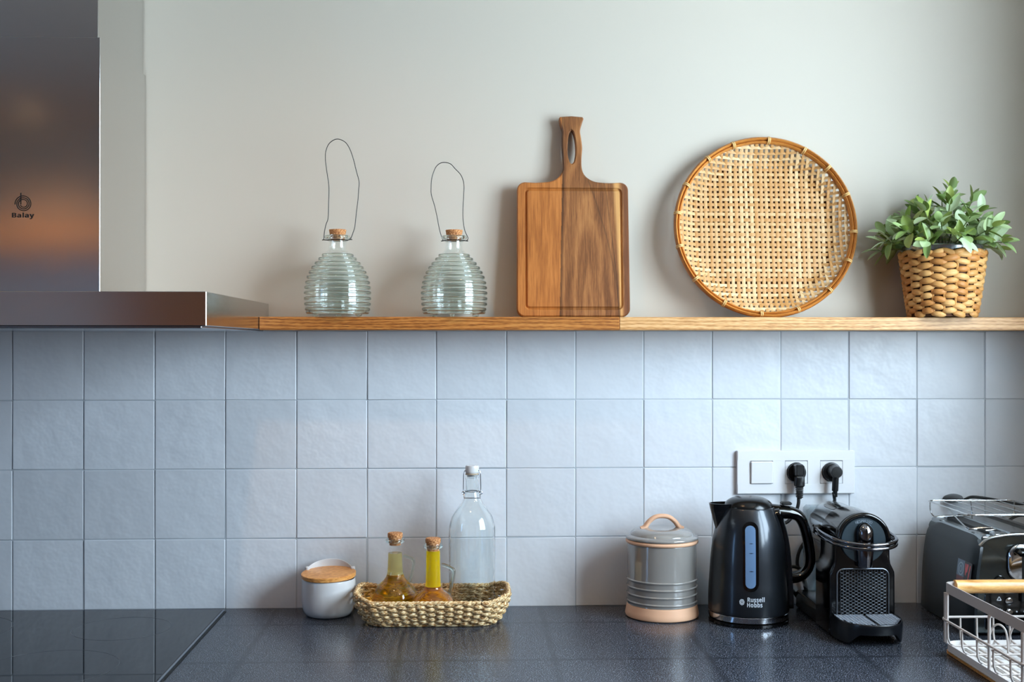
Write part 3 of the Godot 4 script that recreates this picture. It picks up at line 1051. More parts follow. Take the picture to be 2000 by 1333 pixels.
	for s in stems:
		var lean := s.y * 1.22
		var dir := Vector3(sin(s.x) * sin(lean), cos(lean), cos(s.x) * sin(lean) * 0.92)
		var root := Vector3(sin(s.x) * s.y * 0.042, h, cos(s.x) * s.y * 0.042)
		if dir.z < -0.45: dir.z = -0.45
		dir = dir.normalized()
		var pth := PackedVector3Array()
		for i in 7:
			var k := i / 6.0
			pth.append(root + dir * s.z * k + Vector3(0, 0.012 * sin(k * PI * 0.5) * (1.0 - s.y) - 0.020 * k * k * s.y, 0))
		for i in pth.size(): pth[i].z = maxf(pth[i].z, -0.066)
		var st := obj("stem", B.new().tube(pth, 0.0011, 5).done(), stem_m, t)
		var pairs := 3
		for q in pairs + 1:
			var tip := q == pairs
			var k := 0.42 + 0.58 * q / pairs
			var fi := k * 6.0
			var i0 := mini(int(fi), 5)
			var p := pth[i0].lerp(pth[i0 + 1], fi - i0)
			var ax := (pth[i0 + 1] - pth[i0]).normalized()
			var side := ax.cross(Vector3(0.3, 0.2, 1)).normalized().rotated(ax, q * PI / 2 + lr.randf_range(-0.5, 0.5))
			for e in (3 if tip else 2):
				var out := side.rotated(ax, TAU * e / (3 if tip else 2))
				var open := lr.randf_range(0.35, 0.75) if tip else lr.randf_range(0.8, 1.25)
				var ld := (ax * cos(open) + out * sin(open)).normalized()
				var L := lr.randf_range(0.031, 0.042) * (0.85 if tip else 1.0)
				if p.y + ld.y * L < h + 0.012 and Vector2(p.x, p.z).length() < 0.074: ld = (ld + Vector3(0, 0.9, 0)).normalized()
				if p.z + ld.z * L < -0.080: ld.z = maxf((-0.080 - p.z) / L, -0.2)
				ld = ld.normalized()
				var up := (Vector3.UP + ax * 0.6 + Vector3(lr.randfn(0, 0.35), 0, lr.randfn(0.15, 0.35)))
				var zz := (up - ld * up.dot(ld)).normalized()
				var xx := ld.cross(zz).normalized()
				obj("leaf", leaf[lr.randi_range(0, 3)], green[lr.randi_range(0, 5)], st, Transform3D(Basis(xx * L, ld * L, zz * L), p))


# ---------------------------------------------------------------- salt jar
func make_salt_jar() -> void:
	var white := mat("white_glaze", Color(0.80, 0.80, 0.80), 0.18, 0.0, 0.5)
	var lid := mat("bamboo_lid", Color.WHITE, 0.4)
	lid.albedo_texture = wood_image(256, 128, ramp([Color(0.74, 0.47, 0.22), Color(0.85, 0.59, 0.31), Color(0.92, 0.68, 0.40)]), 61, 6.0, 8.0, 0.35)
	tri_map(lid, Vector3(9, 18, 18))
	var t := thing("salt_jar", "white round ceramic jar with a flat wooden lid, beside the basket", "jar", Vector3(-0.2606, TOP + 0.0003, 0.0595))
	var p := spline2(PackedVector2Array([Vector2(0.036, 0.0), Vector2(0.0415, 0.0025), Vector2(0.0465, 0.0095), Vector2(0.0492, 0.022), Vector2(0.0500, 0.040), Vector2(0.0498, 0.060), Vector2(0.0490, 0.0675)]), 5)
	p.insert(0, Vector2(0, 0.0008))
	p.append_array([Vector2(0.0480, 0.0685), Vector2(0.0468, 0.0675), Vector2(0.0465, 0.05), Vector2(0.044, 0.012), Vector2(0.036, 0.006), Vector2(0, 0.005)])
	obj("body", B.new().lathe(p, 64).done(), white, t)
	# raised back wall with its bow, and the two lugs that hold the lid
	var rows := []
	for i in 5:
		var row := PackedVector3Array()
		for j in 25:
			var a := PI + lerpf(1.15, -1.15, j / 24.0)
			var top := 0.0755 + 0.0205 * pow(maxf(0.0, cos((a - PI) * 1.15)), 0.8)
			var rr: float = [0.0496, 0.0492, 0.0478, 0.0464, 0.0462][i]
			var yy: float = [0.062, top - 0.0012, top, top - 0.0012, 0.062][i]
			row.append(Vector3(-sin(a) * rr, yy, cos(a) * rr))
		rows.append(row)
	rows.reverse()
	obj("back_wall", B.new().grid(rows).done(50), white, t)
	obj("lug", B.new().lathe(PackedVector2Array([Vector2(0, 0.064), Vector2(0.0045, 0.064), Vector2(0.0045, 0.0845), Vector2(0.003, 0.086), Vector2(0, 0.0862)]), 14, Vector3(0.0425, 0, -0.0215)).done(), white, t)
	obj("lug", B.new().lathe(PackedVector2Array([Vector2(0, 0.064), Vector2(0.0045, 0.064), Vector2(0.0045, 0.0845), Vector2(0.003, 0.086), Vector2(0, 0.0862)]), 14, Vector3(-0.0425, 0, -0.0215)).done(), white, t)
	var l := B.new().lathe(PackedVector2Array([Vector2(0, -0.0045), Vector2(0.0490, -0.0045), Vector2(0.0505, -0.003), Vector2(0.0508, 0.003), Vector2(0.0490, 0.0045), Vector2(0, 0.0045)]), 56)
	obj("lid", l.done(), lid, t, Transform3D(Basis(Vector3.BACK, 0.02) * Basis(Vector3.RIGHT, 0.05), Vector3(0, 0.0755, 0.0010)))


# ---------------------------------------------------------------- seagrass basket
func basket_outline(k: float, n: int) -> PackedVector3Array:
	# k 0 at the floor, 1 at the rim
	var hx := lerpf(0.1190, 0.1385, sin(k * PI / 2))
	var hz := lerpf(0.0620, 0.0785, sin(k * PI / 2))
	var rr := rrect(-hx, -hz, hx, hz, lerpf(0.040, 0.048, k), 14)
	var pts := PackedVector3Array()
	for q in rr: pts.append(Vector3(q.x, 0, -q.y))
	var c := Curve3D.new()
	for q in pts: c.add_point(q)
	c.add_point(pts[0])
	var out := PackedVector3Array()
	var tot := c.get_baked_length()
	for i in n:
		var q := c.sample_baked(tot * i / n)
		q.y = 0.0050 + k * (0.0415 + 0.0085 * smoothstep(0.10, 0.138, absf(q.x)))
		out.append(q)
	return out


func make_basket() -> void:
	var strands: Array[StandardMaterial3D] = []
	for k in 3:
		var m := mat("seagrass_%d" % k, Color.WHITE, 0.6, 0.0, 0.4)
		m.albedo_texture = noise(0.03, 71 + k, 4, 256, ramp([Color(0.36, 0.20, 0.08), Color(0.66, 0.48, 0.27), Color(0.90, 0.78, 0.58), Color(0.96, 0.89, 0.74)], [0.0, 0.38, 0.54, 0.9]))
		m.uv1_scale = Vector3(14 + 3 * k, 1, 1)
		m.heightmap_enabled = true
		m.heightmap_texture = M["fibre"]
		m.heightmap_scale = 0.08
		strands.append(m)
	var t := thing("wicker_basket", "shallow oblong woven seagrass basket holding the oil bottles", "basket", Vector3(-0.0655, TOP + 0.0005, 0.1025))
	var floor_p := PackedVector2Array()
	for q in basket_outline(0.0, 64): floor_p.append(Vector2(q.x, -q.z) * 0.99)
	var fb := B.new()
	fb.add(B.new().prism(floor_p, 0.0, 0.0035, 0.001), Transform3D(Basis(Vector3.RIGHT, -PI / 2), Vector3.ZERO))
	fb.plan(1, 1)
	for i in fb.v.size(): fb.uv[i] = Vector2(fb.v[i].x * 0.6, fb.v[i].z * 40.0)
	obj("base", fb.done(), strands[0], t)
	var ns := 46
	var per := 6
	var nrow := 9
	for r in nrow:
		var k := (r + 0.3) / nrow
		var o := basket_outline(k, ns * per)
		var path := PackedVector3Array()
		var rads := PackedFloat32Array()
		for i in o.size():
			var a := o[(i + 1) % o.size()] - o[(i - 1 + o.size()) % o.size()]
			var nor := Vector3(-a.z, 0, a.x).normalized()
			if nor.dot(o[i]) < 0: nor = -nor
			var w := sin(PI * float(i) / per + (PI if r & 1 else 0.0))
			path.append(o[i] + nor * (w * 0.0032) + Vector3(0, rng.randfn(0, 0.00025), 0))
			rads.append((0.88 + 0.24 * w) * (1.0 + rng.randfn(0, 0.05)))
		obj("strand", B.new().tube(path, 0.0023, 7, true, Vector3.UP, 0.0036, rads).done(75), strands[r % 3], t)
	# rim: two twisted cords
	var o := basket_outline(1.0, 230)
	for e in 2:
		var path := PackedVector3Array()
		for i in o.size():
			var a := o[(i + 1) % o.size()] - o[(i - 1 + o.size()) % o.size()]
			var nor := Vector3(-a.z, 0, a.x).normalized()
			var w := TAU * 46.0 * i / o.size() + PI * e
			path.append(o[i] + nor * cos(w) * 0.0018 + Vector3(0, sin(w) * 0.0016 - 0.001, 0))
		obj("rim_cord", B.new().tube(path, 0.0031, 6, true).done(75), strands[e], t)
	var sb := B.new()
	for i in ns:
		var path := PackedVector3Array()
		for r in 6:
			var oo := basket_outline(0.04 + 0.9 * r / 5.0, ns)
			path.append(oo[i])
		sb.tube(path, 0.0018, 5)
	obj("stakes", sb.done(), strands[2], t).set_meta("kind", "stuff")


# ---------------------------------------------------------------- oil bottles and swing-top bottle
func shell(outer: PackedVector2Array, wall: float, floor_y: float) -> PackedVector2Array:
	var p := outer.duplicate()
	for i in range(outer.size() - 1, -1, -1):
		if outer[i].x > wall * 1.6 and outer[i].y > floor_y: p.append(Vector2(outer[i].x - wall, outer[i].y))
	p.append(Vector2(p[p.size() - 1].x * 0.9, floor_y))
	p.append(Vector2(0, floor_y))
	return p


# what fills a bottle between two heights, just clear of its inner wall
func filling(outer: PackedVector2Array, wall: float, y0: float, y1: float, lens := 0.0006) -> PackedVector2Array:
	var p := PackedVector2Array([Vector2(0, y0)])
	var last := Vector2(-1, 0)
	for i in outer.size() - 1:
		for k in 6:
			var q := outer[i].lerp(outer[i + 1], k / 6.0)
			if q.y >= y0 and q.y <= y1 and outer[i + 1].y > outer[i].y and q.x > wall * 1.7:
				last = Vector2(q.x - wall + 0.0004, q.y)
				p.append(last)
	p.append(Vector2(last.x, y1))
	p.append(Vector2(0, y1 - lens))
	return p


func make_bottles() -> void:
	var clear := glass("clear_glass", Color(0.90, 0.94, 0.92), 1.5)
	var fl := TOP + 0.0045
	var thin := mat("thin_clear_glass", Color(0.80, 0.88, 0.84, 0.008), 0.0)
	thin.transparency = BaseMaterial3D.TRANSPARENCY_ALPHA
	var gold := glass("golden_oil", Color(1.0, 0.80, 0.01), 1.38)
	var pale := glass("pale_oil", Color(0.95, 0.90, 0.62), 1.33)
	var amber := glass("amber_oil", Color(1.0, 0.72, 0.01), 1.38)
	var yellow := glass("yellow_oil", Color(1.0, 0.86, 0.01), 1.33)
	gold.albedo_color.a = 0.07
	amber.albedo_color.a = 0.05
	yellow.albedo_color.a = 0.30
	pale.albedo_color.a = 0.10
	for o: StandardMaterial3D in [gold, amber, yellow, pale]: o.metallic_specular = 0.2
	thin.metallic_specular = 0.32
	var cork_mesh := B.new().lathe(PackedVector2Array([Vector2(0, -0.013), Vector2(0.0104, -0.013), Vector2(0.0122, 0.0), Vector2(0.0138, 0.002), Vector2(0.0140, 0.0085), Vector2(0.0128, 0.0100), Vector2(0, 0.0102)]), 28).done()
	var shapes := [
		PackedVector2Array([Vector2(0.034, 0.0), Vector2(0.041, 0.004), Vector2(0.0448, 0.014), Vector2(0.0458, 0.026), Vector2(0.0438, 0.038), Vector2(0.0385, 0.050), Vector2(0.0300, 0.0605), Vector2(0.0225, 0.0685), Vector2(0.0182, 0.0765), Vector2(0.0165, 0.086), Vector2(0.0155, 0.105), Vector2(0.0147, 0.130), Vector2(0.0145, 0.1400)]),
		PackedVector2Array([Vector2(0.033, 0.0), Vector2(0.0395, 0.004), Vector2(0.0425, 0.013), Vector2(0.0430, 0.024), Vector2(0.0405, 0.035), Vector2(0.0345, 0.0455), Vector2(0.0255, 0.0535), Vector2(0.0185, 0.0590), Vector2(0.0162, 0.0660), Vector2(0.0155, 0.085), Vector2(0.0150, 0.110), Vector2(0.0147, 0.1330), Vector2(0.0147, 0.1345)])]
	var names := ["oil bottle with pale neck and unfilled top, left one in the basket", "oil bottle with bright yellow neck filled to the cork, beside the clear bottle"]
	for k in 2:
		var t := thing("oil_bottle", names[k], "bottle", Vector3([-0.1360, -0.0640][k], fl, [0.0750, 0.1290][k]), "oil bottles in the basket")
		var o := spline2(shapes[k], 5)
		var sc: float = [0.936, 0.964][k]
		for i in o.size(): o[i] *= Vector2(0.975, sc)
		var top: float = o[o.size() - 1].y
		var prof := PackedVector2Array([Vector2(0, 0.0)])
		prof.append_array(o)
		var lip := PackedVector2Array([Vector2(0.0160, top + 0.002), Vector2(0.0176, top + 0.005), Vector2(0.0174, top + 0.009), Vector2(0.0160, top + 0.011), Vector2(0.0140, top + 0.0105), Vector2(0.0127, top + 0.008)])
		prof.append_array(lip)
		for i in range(o.size() - 1, -1, -1):
			if o[i].y > 0.006: prof.append(Vector2(o[i].x - 0.0022, o[i].y))
		prof.append(Vector2(0.033, 0.0052))
		prof.append(Vector2(0, 0.0052))
		obj("glass_body", B.new().lathe(prof, 56).done(55), thin, t)
		var neck: float = [0.0785, 0.0640][k] * sc
		var level: float = [0.1210, 0.1310][k] * sc
		obj("oil", B.new().lathe(filling(o, 0.0022, 0.0056, neck), 48).done(50), [gold, amber][k], t)
		obj("oil_in_neck", B.new().lathe(filling(o, 0.0022, neck + 0.0004, level), 40).done(50), [pale, yellow][k], t)
		obj("lip", B.new().tube(ring(Vector3(0, top + 0.0045, 0), 0.0158, 32), 0.0022, 10, true, Vector3.UP, 0.0030).done(70), clear, t)
		obj("cork_stopper", cork_mesh, M.cork, t, moved(Vector3(0, top + 0.0095, 0)))
		var hp: Array = [[Vector2(0.0148, 0.1160), Vector2(0.0215, 0.1140), Vector2(0.0310, 0.1100), Vector2(0.0345, 0.1040), Vector2(0.0335, 0.0930), Vector2(0.0290, 0.0720), Vector2(0.0270, 0.0640)],
			[Vector2(0.0152, 0.1050), Vector2(0.0215, 0.1040), Vector2(0.0330, 0.0985), Vector2(0.0375, 0.0930), Vector2(0.0365, 0.0820), Vector2(0.0320, 0.0600), Vector2(0.0295, 0.0510)]][k]
		var path := PackedVector3Array()
		for q: Vector2 in hp: path.append(Vector3(q.x, q.y * sc, 0.004))
		obj("handle", B.new().tube(spline(path, 6), 0.0031, 10).done(60), clear, t)
	# swing-top bottle
	var w := thing("swing_top_bottle", "tall clear glass swing-top bottle with white stopper standing in the basket", "bottle", Vector3(0.0068, fl, 0.0775))
	var green := glass("bottle_glass", Color(0.993, 1.0, 0.996), 1.42)
	var bo := spline2(PackedVector2Array([Vector2(0.036, 0.0), Vector2(0.041, 0.002), Vector2(0.0428, 0.008), Vector2(0.0431, 0.030), Vector2(0.0431, 0.080), Vector2(0.0431, 0.150), Vector2(0.0418, 0.165), Vector2(0.0378, 0.1795), Vector2(0.0300, 0.1920), Vector2(0.0232, 0.2010), Vector2(0.0172, 0.2110), Vector2(0.0134, 0.2230), Vector2(0.0124, 0.2310), Vector2(0.0127, 0.2420), Vector2(0.0133, 0.2520)]), 5)
	var bp := PackedVector2Array([Vector2(0, 0.0)])
	bp.append_array(bo)
	bp.append_array([Vector2(0.0140, 0.2550), Vector2(0.0135, 0.2580), Vector2(0.0110, 0.2590), Vector2(0.0095, 0.2560)])
	for i in range(bo.size() - 1, -1, -1):
		if bo[i].y > 0.007: bp.append(Vector2(bo[i].x - 0.0026, bo[i].y))
	bp.append(Vector2(0.036, 0.0060))
	bp.append(Vector2(0, 0.0075))
	obj("glass_body", B.new().lathe(bp, 64).done(55), green, w)
	obj("stopper", B.new().lathe(PackedVector2Array([Vector2(0, 0.2545), Vector2(0.0090, 0.2545), Vector2(0.0100, 0.2600), Vector2(0.0120, 0.2615), Vector2(0.0128, 0.2640), Vector2(0.0128, 0.2720), Vector2(0.0118, 0.2750), Vector2(0, 0.2758)]), 32).done(), M.white_glaze, w)
	obj("washer", B.new().lathe(PackedVector2Array([Vector2(0.0098, 0.2588), Vector2(0.0122, 0.2588), Vector2(0.0122, 0.2612), Vector2(0.0098, 0.2612), Vector2(0.0098, 0.2588)]), 28).done(), mat("pale_rubber", Color(0.70, 0.62, 0.52), 0.7), w)
	var steel := mat("bright_wire", Color(0.62, 0.63, 0.65), 0.25, 1.0)
	var wb := B.new()
	wb.tube(ring(Vector3(0, 0.2275, 0), 0.0134, 28), 0.0009, 6, true)
	for s: float in [-1.0, 1.0]:
		wb.tube(spline(PackedVector3Array([Vector3(s * 0.0135, 0.2660, 0.0045), Vector3(s * 0.0155, 0.2600, 0.0045), Vector3(s * 0.0160, 0.2450, 0.003), Vector3(s * 0.0162, 0.2300, 0.002), Vector3(s * 0.0155, 0.2240, 0.004)]), 5), 0.0009, 6)
		wb.tube(ring(Vector3(s * 0.0160, 0.2250, 0.006), 0.0027, 12, false), 0.0009, 6, true)
		wb.tube(PackedVector3Array([Vector3(s * 0.0150, 0.2275, 0.003), Vector3(s * 0.0150, 0.2160, 0.011), Vector3(0, 0.2165, 0.0165)]), 0.0009, 6)
	wb.tube(PackedVector3Array([Vector3(-0.0135, 0.2660, 0.0045), Vector3(0.0135, 0.2660, 0.0045)]), 0.0009, 6)
	obj("wire_bail", wb.done(), steel, w)


# ---------------------------------------------------------------- canister
func make_canister() -> void:
	var grey := mat("grey_glaze", Color(0.52, 0.505, 0.485), 0.10, 0.0, 0.65)
	grey.clearcoat_enabled = true
	grey.clearcoat = 0.6
	grey.clearcoat_roughness = 0.05
	var clay := mat("terracotta", Color(0.84, 0.66, 0.53), 0.6)
	var t := thing("canister", "grey glazed ceramic canister with bare clay base and arched lid handle", "canister", Vector3(0.3606, TOP + 0.0003, 0.085))
	obj("base", B.new().lathe(PackedVector2Array([Vector2(0, 0), Vector2(0.064, 0), Vector2(0.0672, 0.0015), Vector2(0.0684, 0.005), Vector2(0.0674, 0.011), Vector2(0.0660, 0.018), Vector2(0.0652, 0.0225), Vector2(0.0640, 0.0235), Vector2(0, 0.0235)]), 64).done(30), clay, t)
	var p := PackedVector2Array([Vector2(0.0620, 0.0236), Vector2(0.0648, 0.0240)])
	for q: float in [0.0300, 0.0435, 0.0570, 0.0700]:
		p.append_array([Vector2(0.0645, q - 0.0045), Vector2(0.0650, q - 0.0022), Vector2(0.0664, q - 0.0005), Vector2(0.0662, q + 0.0008), Vector2(0.0642, q + 0.0018)])
	p.append_array([Vector2(0.0640, 0.078), Vector2(0.0644, 0.100), Vector2(0.0646, 0.134), Vector2(0.0640, 0.1355)])
	obj("body", B.new().lathe(p, 72).done(60), grey, t)
	obj("rim", B.new().lathe(PackedVector2Array([Vector2(0.0600, 0.1352), Vector2(0.0648, 0.1352), Vector2(0.0668, 0.1368), Vector2(0.0674, 0.1395), Vector2(0.0666, 0.1420), Vector2(0.0640, 0.1428), Vector2(0.0600, 0.1428)]), 72).done(60), clay, t)
	var l := spline2(PackedVector2Array([Vector2(0.0655, 0.1430), Vector2(0.0672, 0.1445), Vector2(0.0668, 0.1475), Vector2(0.0630, 0.1500), Vector2(0.0600, 0.1510), Vector2(0.0590, 0.1530), Vector2(0.0540, 0.1580), Vector2(0.0440, 0.1620), Vector2(0.0250, 0.1640), Vector2(0.0, 0.1645)]), 3)
	l.insert(0, Vector2(0.0, 0.1429))
	obj("lid", B.new().lathe(l, 72).done(60), grey, t)
	var path := spline(PackedVector3Array([Vector3(-0.0385, 0.1600, 0), Vector3(-0.0320, 0.1640, 0), Vector3(-0.0240, 0.1745, 0), Vector3(-0.0130, 0.1825, 0), Vector3(0, 0.1845, 0), Vector3(0.0130, 0.1825, 0), Vector3(0.0240, 0.1745, 0), Vector3(0.0320, 0.1640, 0), Vector3(0.0385, 0.1600, 0)]), 5)
	var rads := PackedFloat32Array()
	for i in path.size(): rads.append(1.0 + 0.35 * pow(absf(2.0 * i / (path.size() - 1.0) - 1.0), 3.0))
	obj("lid_handle", B.new().tube(path, 0.0043, 10, false, Vector3.BACK, 0.0078, rads).done(60), clay, t)


# ---------------------------------------------------------------- socket panel and plugs
func make_sockets() -> void:
	var white := mat("white_plastic", Color(0.84, 0.84, 0.845), 0.35, 0.0, 0.45)
	var black := mat("black_plastic", Color(0.022, 0.024, 0.028), 0.32, 0.0, 0.5)
	mat("black_rubber", Color(0.02, 0.021, 0.024), 0.5)
	var t := thing("socket_panel", "white triple wall panel with one switch and two sockets", "wall socket", Vector3(0.6345, 1.157, 0))
	# one frame with three square openings, built from bars
	var fb := B.new()
	var cells := [-0.0673, 0.0006, 0.0693]
	var c := 0.0219
	fb.box(Vector3(-0.1148, c, 0), Vector3(0.1148, 0.0418, 0.0095), 0.0012)
	fb.box(Vector3(-0.1148, -0.0418, 0), Vector3(0.1148, -c, 0.0095), 0.0012)
	var xs := [-0.1148, cells[0] - c, cells[0] + c, cells[1] - c, cells[1] + c, cells[2] - c, cells[2] + c, 0.1148]
	for k in 4: fb.box(Vector3(xs[k * 2], -c - 0.0015, 0), Vector3(xs[k * 2 + 1], c + 0.0015, 0.00945), 0.0006)
	obj("frame", fb.done(30), white, t)
	obj("switch", B.new().box(Vector3(-c + 0.0004, -c + 0.0004, 0), Vector3(c - 0.0004, c - 0.0004, 0.0135), 0.0014).done(30), white, t, Transform3D(Basis(Vector3.RIGHT, 0.03), Vector3(cells[0], 0, 0)))
	for k in 2:
		var b := B.new()
		var sq := rrect(-c + 0.0005, -c + 0.0005, c - 0.0005, c - 0.0005, 0.001, 1)
		var circ := PackedVector2Array()
		for i in 32: circ.append(Vector2(cos(TAU * i / 32), sin(TAU * i / 32)) * 0.0192)
		b_face(b, sq, circ, PackedVector2Array(), 0.0093)
		for i in 32:
			var j := (i + 1) % 32
			b.wall(circ[j], circ[i], 0.001, circ[j], circ[i], 0.0093)
		b.add(B.new().prism(circ, 0.0, 0.0012, 0.0))
		obj("socket", b.done(30), white, t, moved(Vector3(cells[1 + k], 0, 0)))
	# plugs in the two sockets, with their leads
	var plug := func(called: String, label: String, at: Vector3, kind: int, lead: PackedVector3Array) -> void:
		var p := thing(called, label, "plug", at, "black plugs in the wall sockets")
		var d := B.new()
		var turn := Transform3D(Basis(Vector3.RIGHT, PI / 2), Vector3.ZERO)
		d.add(B.new().lathe(PackedVector2Array([Vector2(0, 0), Vector2(0.0184, 0), Vector2(0.0184, 0.011), Vector2(0.0176, 0.0128), Vector2(0.0150, 0.0135), Vector2(0, 0.0135)]), 32), turn)
		obj("face", d.done(40), black, p)
		var body := B.new()
		if kind == 0:
			body.box(Vector3(-0.0085, -0.0060, 0.0125), Vector3(0.0092, 0.0170, 0.034), 0.003)
			body.box(Vector3(-0.0080, -0.0270, 0.0175), Vector3(0.0096, -0.0050, 0.0345), 0.003)
		else:
			body.add(B.new().lathe(PackedVector2Array([Vector2(0, 0.0125), Vector2(0.0140, 0.0125), Vector2(0.0118, 0.0230), Vector2(0.0112, 0.036), Vector2(0.0100, 0.0375), Vector2(0, 0.0378)]), 28), Transform3D(Basis(Vector3.RIGHT, PI / 2), Vector3(0.002, 0.002, 0)))
			body.tube(PackedVector3Array([Vector3(0.002, -0.004, 0.028), Vector3(0.0015, -0.018, 0.028), Vector3(0.001, -0.0345, 0.027)]), 0.0062, 10)
		obj("grip", body.done(45), black, p)
		var relief := B.new()
		if kind == 0:
			for i in 6:
				var y := -0.0285 - 0.0034 * i
				relief.box(Vector3(-0.0056 + 0.0002 * i, y - 0.0013, 0.0195), Vector3(0.0072 - 0.0002 * i, y + 0.0013, 0.0325), 0.0006)
			relief.tube(PackedVector3Array([Vector3(0.0008, -0.026, 0.026), Vector3(0.0008, -0.049, 0.026)]), 0.0048, 8)
		else:
			relief.tube(PackedVector3Array([Vector3(0.001, -0.034, 0.027), Vector3(0.002, -0.046, 0.0255)]), 0.0045, 8)
		obj("cord_relief", relief.done(45), black, p)
		obj("cord", B.new().tube(spline(lead, 8), 0.0034, 8).done(60), M.black_rubber, p)
	plug.call("power_plug", "black plug with ribbed cord sleeve in the middle socket", Vector3(0.6351, 1.157, 0.0015), 0,
		PackedVector3Array([Vector3(-0.0008, -0.0474, 0.026), Vector3(-0.0012, -0.0585, 0.026), Vector3(-0.0061, -0.0732, 0.026), Vector3(-0.0208, -0.0912, 0.0285), Vector3(-0.0384, -0.1022, 0.0285), Vector3(-0.0459, -0.1298, 0.0285), Vector3(-0.0435, -0.1596, 0.0265), Vector3(-0.0318, -0.1767, 0.0245), Vector3(-0.0178, -0.1795, 0.0245), Vector3(-0.0057, -0.1809, 0.0245), Vector3(0.0055, -0.188, 0.0245), Vector3(0.0114, -0.2098, 0.0265), Vector3(0.0133, -0.2283, 0.0265), Vector3(0.0021, -0.2426, 0.0265), Vector3(-0.0152, -0.2221, 0.0285), Vector3(-0.0329, -0.2091, 0.0285)]))
	plug.call("power_plug", "black plug with round grip in the right-hand socket above the coffee machine", Vector3(0.7038, 1.1575, 0.0015), 1,
		PackedVector3Array([Vector3(-0.0014, -0.0372, 0.0255), Vector3(0.0001, -0.0464, 0.0255), Vector3(0.0055, -0.0581, 0.008), Vector3(-0.0039, -0.0748, 0.008), Vector3(-0.019, -0.0989, 0.008), Vector3(-0.0397, -0.1211, 0.008), Vector3(-0.0555, -0.1407, 0.0075), Vector3(-0.0644, -0.1583, 0.0075), Vector3(-0.0671, -0.1786, 0.0085), Vector3(-0.0605, -0.1953, 0.0085), Vector3(-0.0545, -0.2121, 0.0085), Vector3(-0.0493, -0.2326, 0.0085), Vector3(-0.0436, -0.2472, 0.0085), Vector3(-0.0363, -0.2345, 0.009), Vector3(-0.025, -0.2048, 0.009), Vector3(-0.0137, -0.1863, 0.009)]))
	# toaster plug, low on the right
	var p3 := thing("toaster_plug", "black round plug in the tiled wall behind the toaster", "plug", Vector3(0.9445, 1.1045, 0.0005))
	var tb := B.new()
	tb.add(B.new().lathe(PackedVector2Array([Vector2(0, 0), Vector2(0.0185, 0), Vector2(0.0180, 0.010), Vector2(0.0150, 0.018), Vector2(0.0110, 0.030), Vector2(0.0080, 0.034), Vector2(0, 0.0345)]), 28, Vector3.ZERO, Vector2(1.0, 0.44)), Transform3D(Basis(Vector3.RIGHT, PI / 2) * Basis(Vector3.UP, 0.1), Vector3.ZERO))
	obj("grip", tb.done(40), black, p3)
	obj("cord", B.new().tube(spline(PackedVector3Array([Vector3(0.0132, 0.0005, 0.0295), Vector3(0.0328, 0.0041, 0.0175), Vector3(0.0677, -0.0001, 0.0155), Vector3(0.1057, -0.0077, 0.0155), Vector3(0.1311, -0.0096, 0.0195), Vector3(0.1407, -0.0053, 0.0295), Vector3(0.1576, -0.0145, 0.0335), Vector3(0.15, -0.0278, 0.0335), Vector3(0.1256, -0.0335, 0.0135), Vector3(0.1066, -0.0424, 0.0135)]), 8), 0.0028, 8).done(60), M.black_rubber, p3)


# ---------------------------------------------------------------- kettle
func prof_r(p: PackedVector2Array, y: float) -> float:
	for i in p.size() - 1:
		if y >= p[i].y and y <= p[i + 1].y and p[i + 1].y > p[i].y:
			return lerpf(p[i].x, p[i + 1].x, (y - p[i].y) / (p[i + 1].y - p[i].y))
	return p[p.size() - 1].x if y > p[p.size() - 1].y else p[0].x


# patch lying on a turned body, between two heights; round-ended, with a rim down to the surface
func patch(p: PackedVector2Array, a: float, half: float, y0: float, y1: float, lift: float, round_: float, n := 16, m := 8) -> B:
	var rows := []
	for i in n + 1:
		var v := 0.5 - 0.5 * cos(PI * i / n)
		var y := lerpf(y0, y1, v)
		var e := minf(y - y0, y1 - y)
		var k := 1.0 if e >= round_ else sqrt(maxf(0.0004, 1.0 - pow(1.0 - e / round_, 2)))
		var r := prof_r(p, y)
		var row := PackedVector3Array()
		for j in range(-1, m + 2):
			var u := clampf(2.0 * j / m - 1.0, -1, 1)
			var w := a + u * half * k * (p[p.size() / 2].x / r)
			var rr := r + (lift if j >= 0 and j <= m else -0.0005)
			row.append(Vector3(sin(w) * rr, y, cos(w) * rr))
		rows.append(row)
	return B.new().grid(rows)


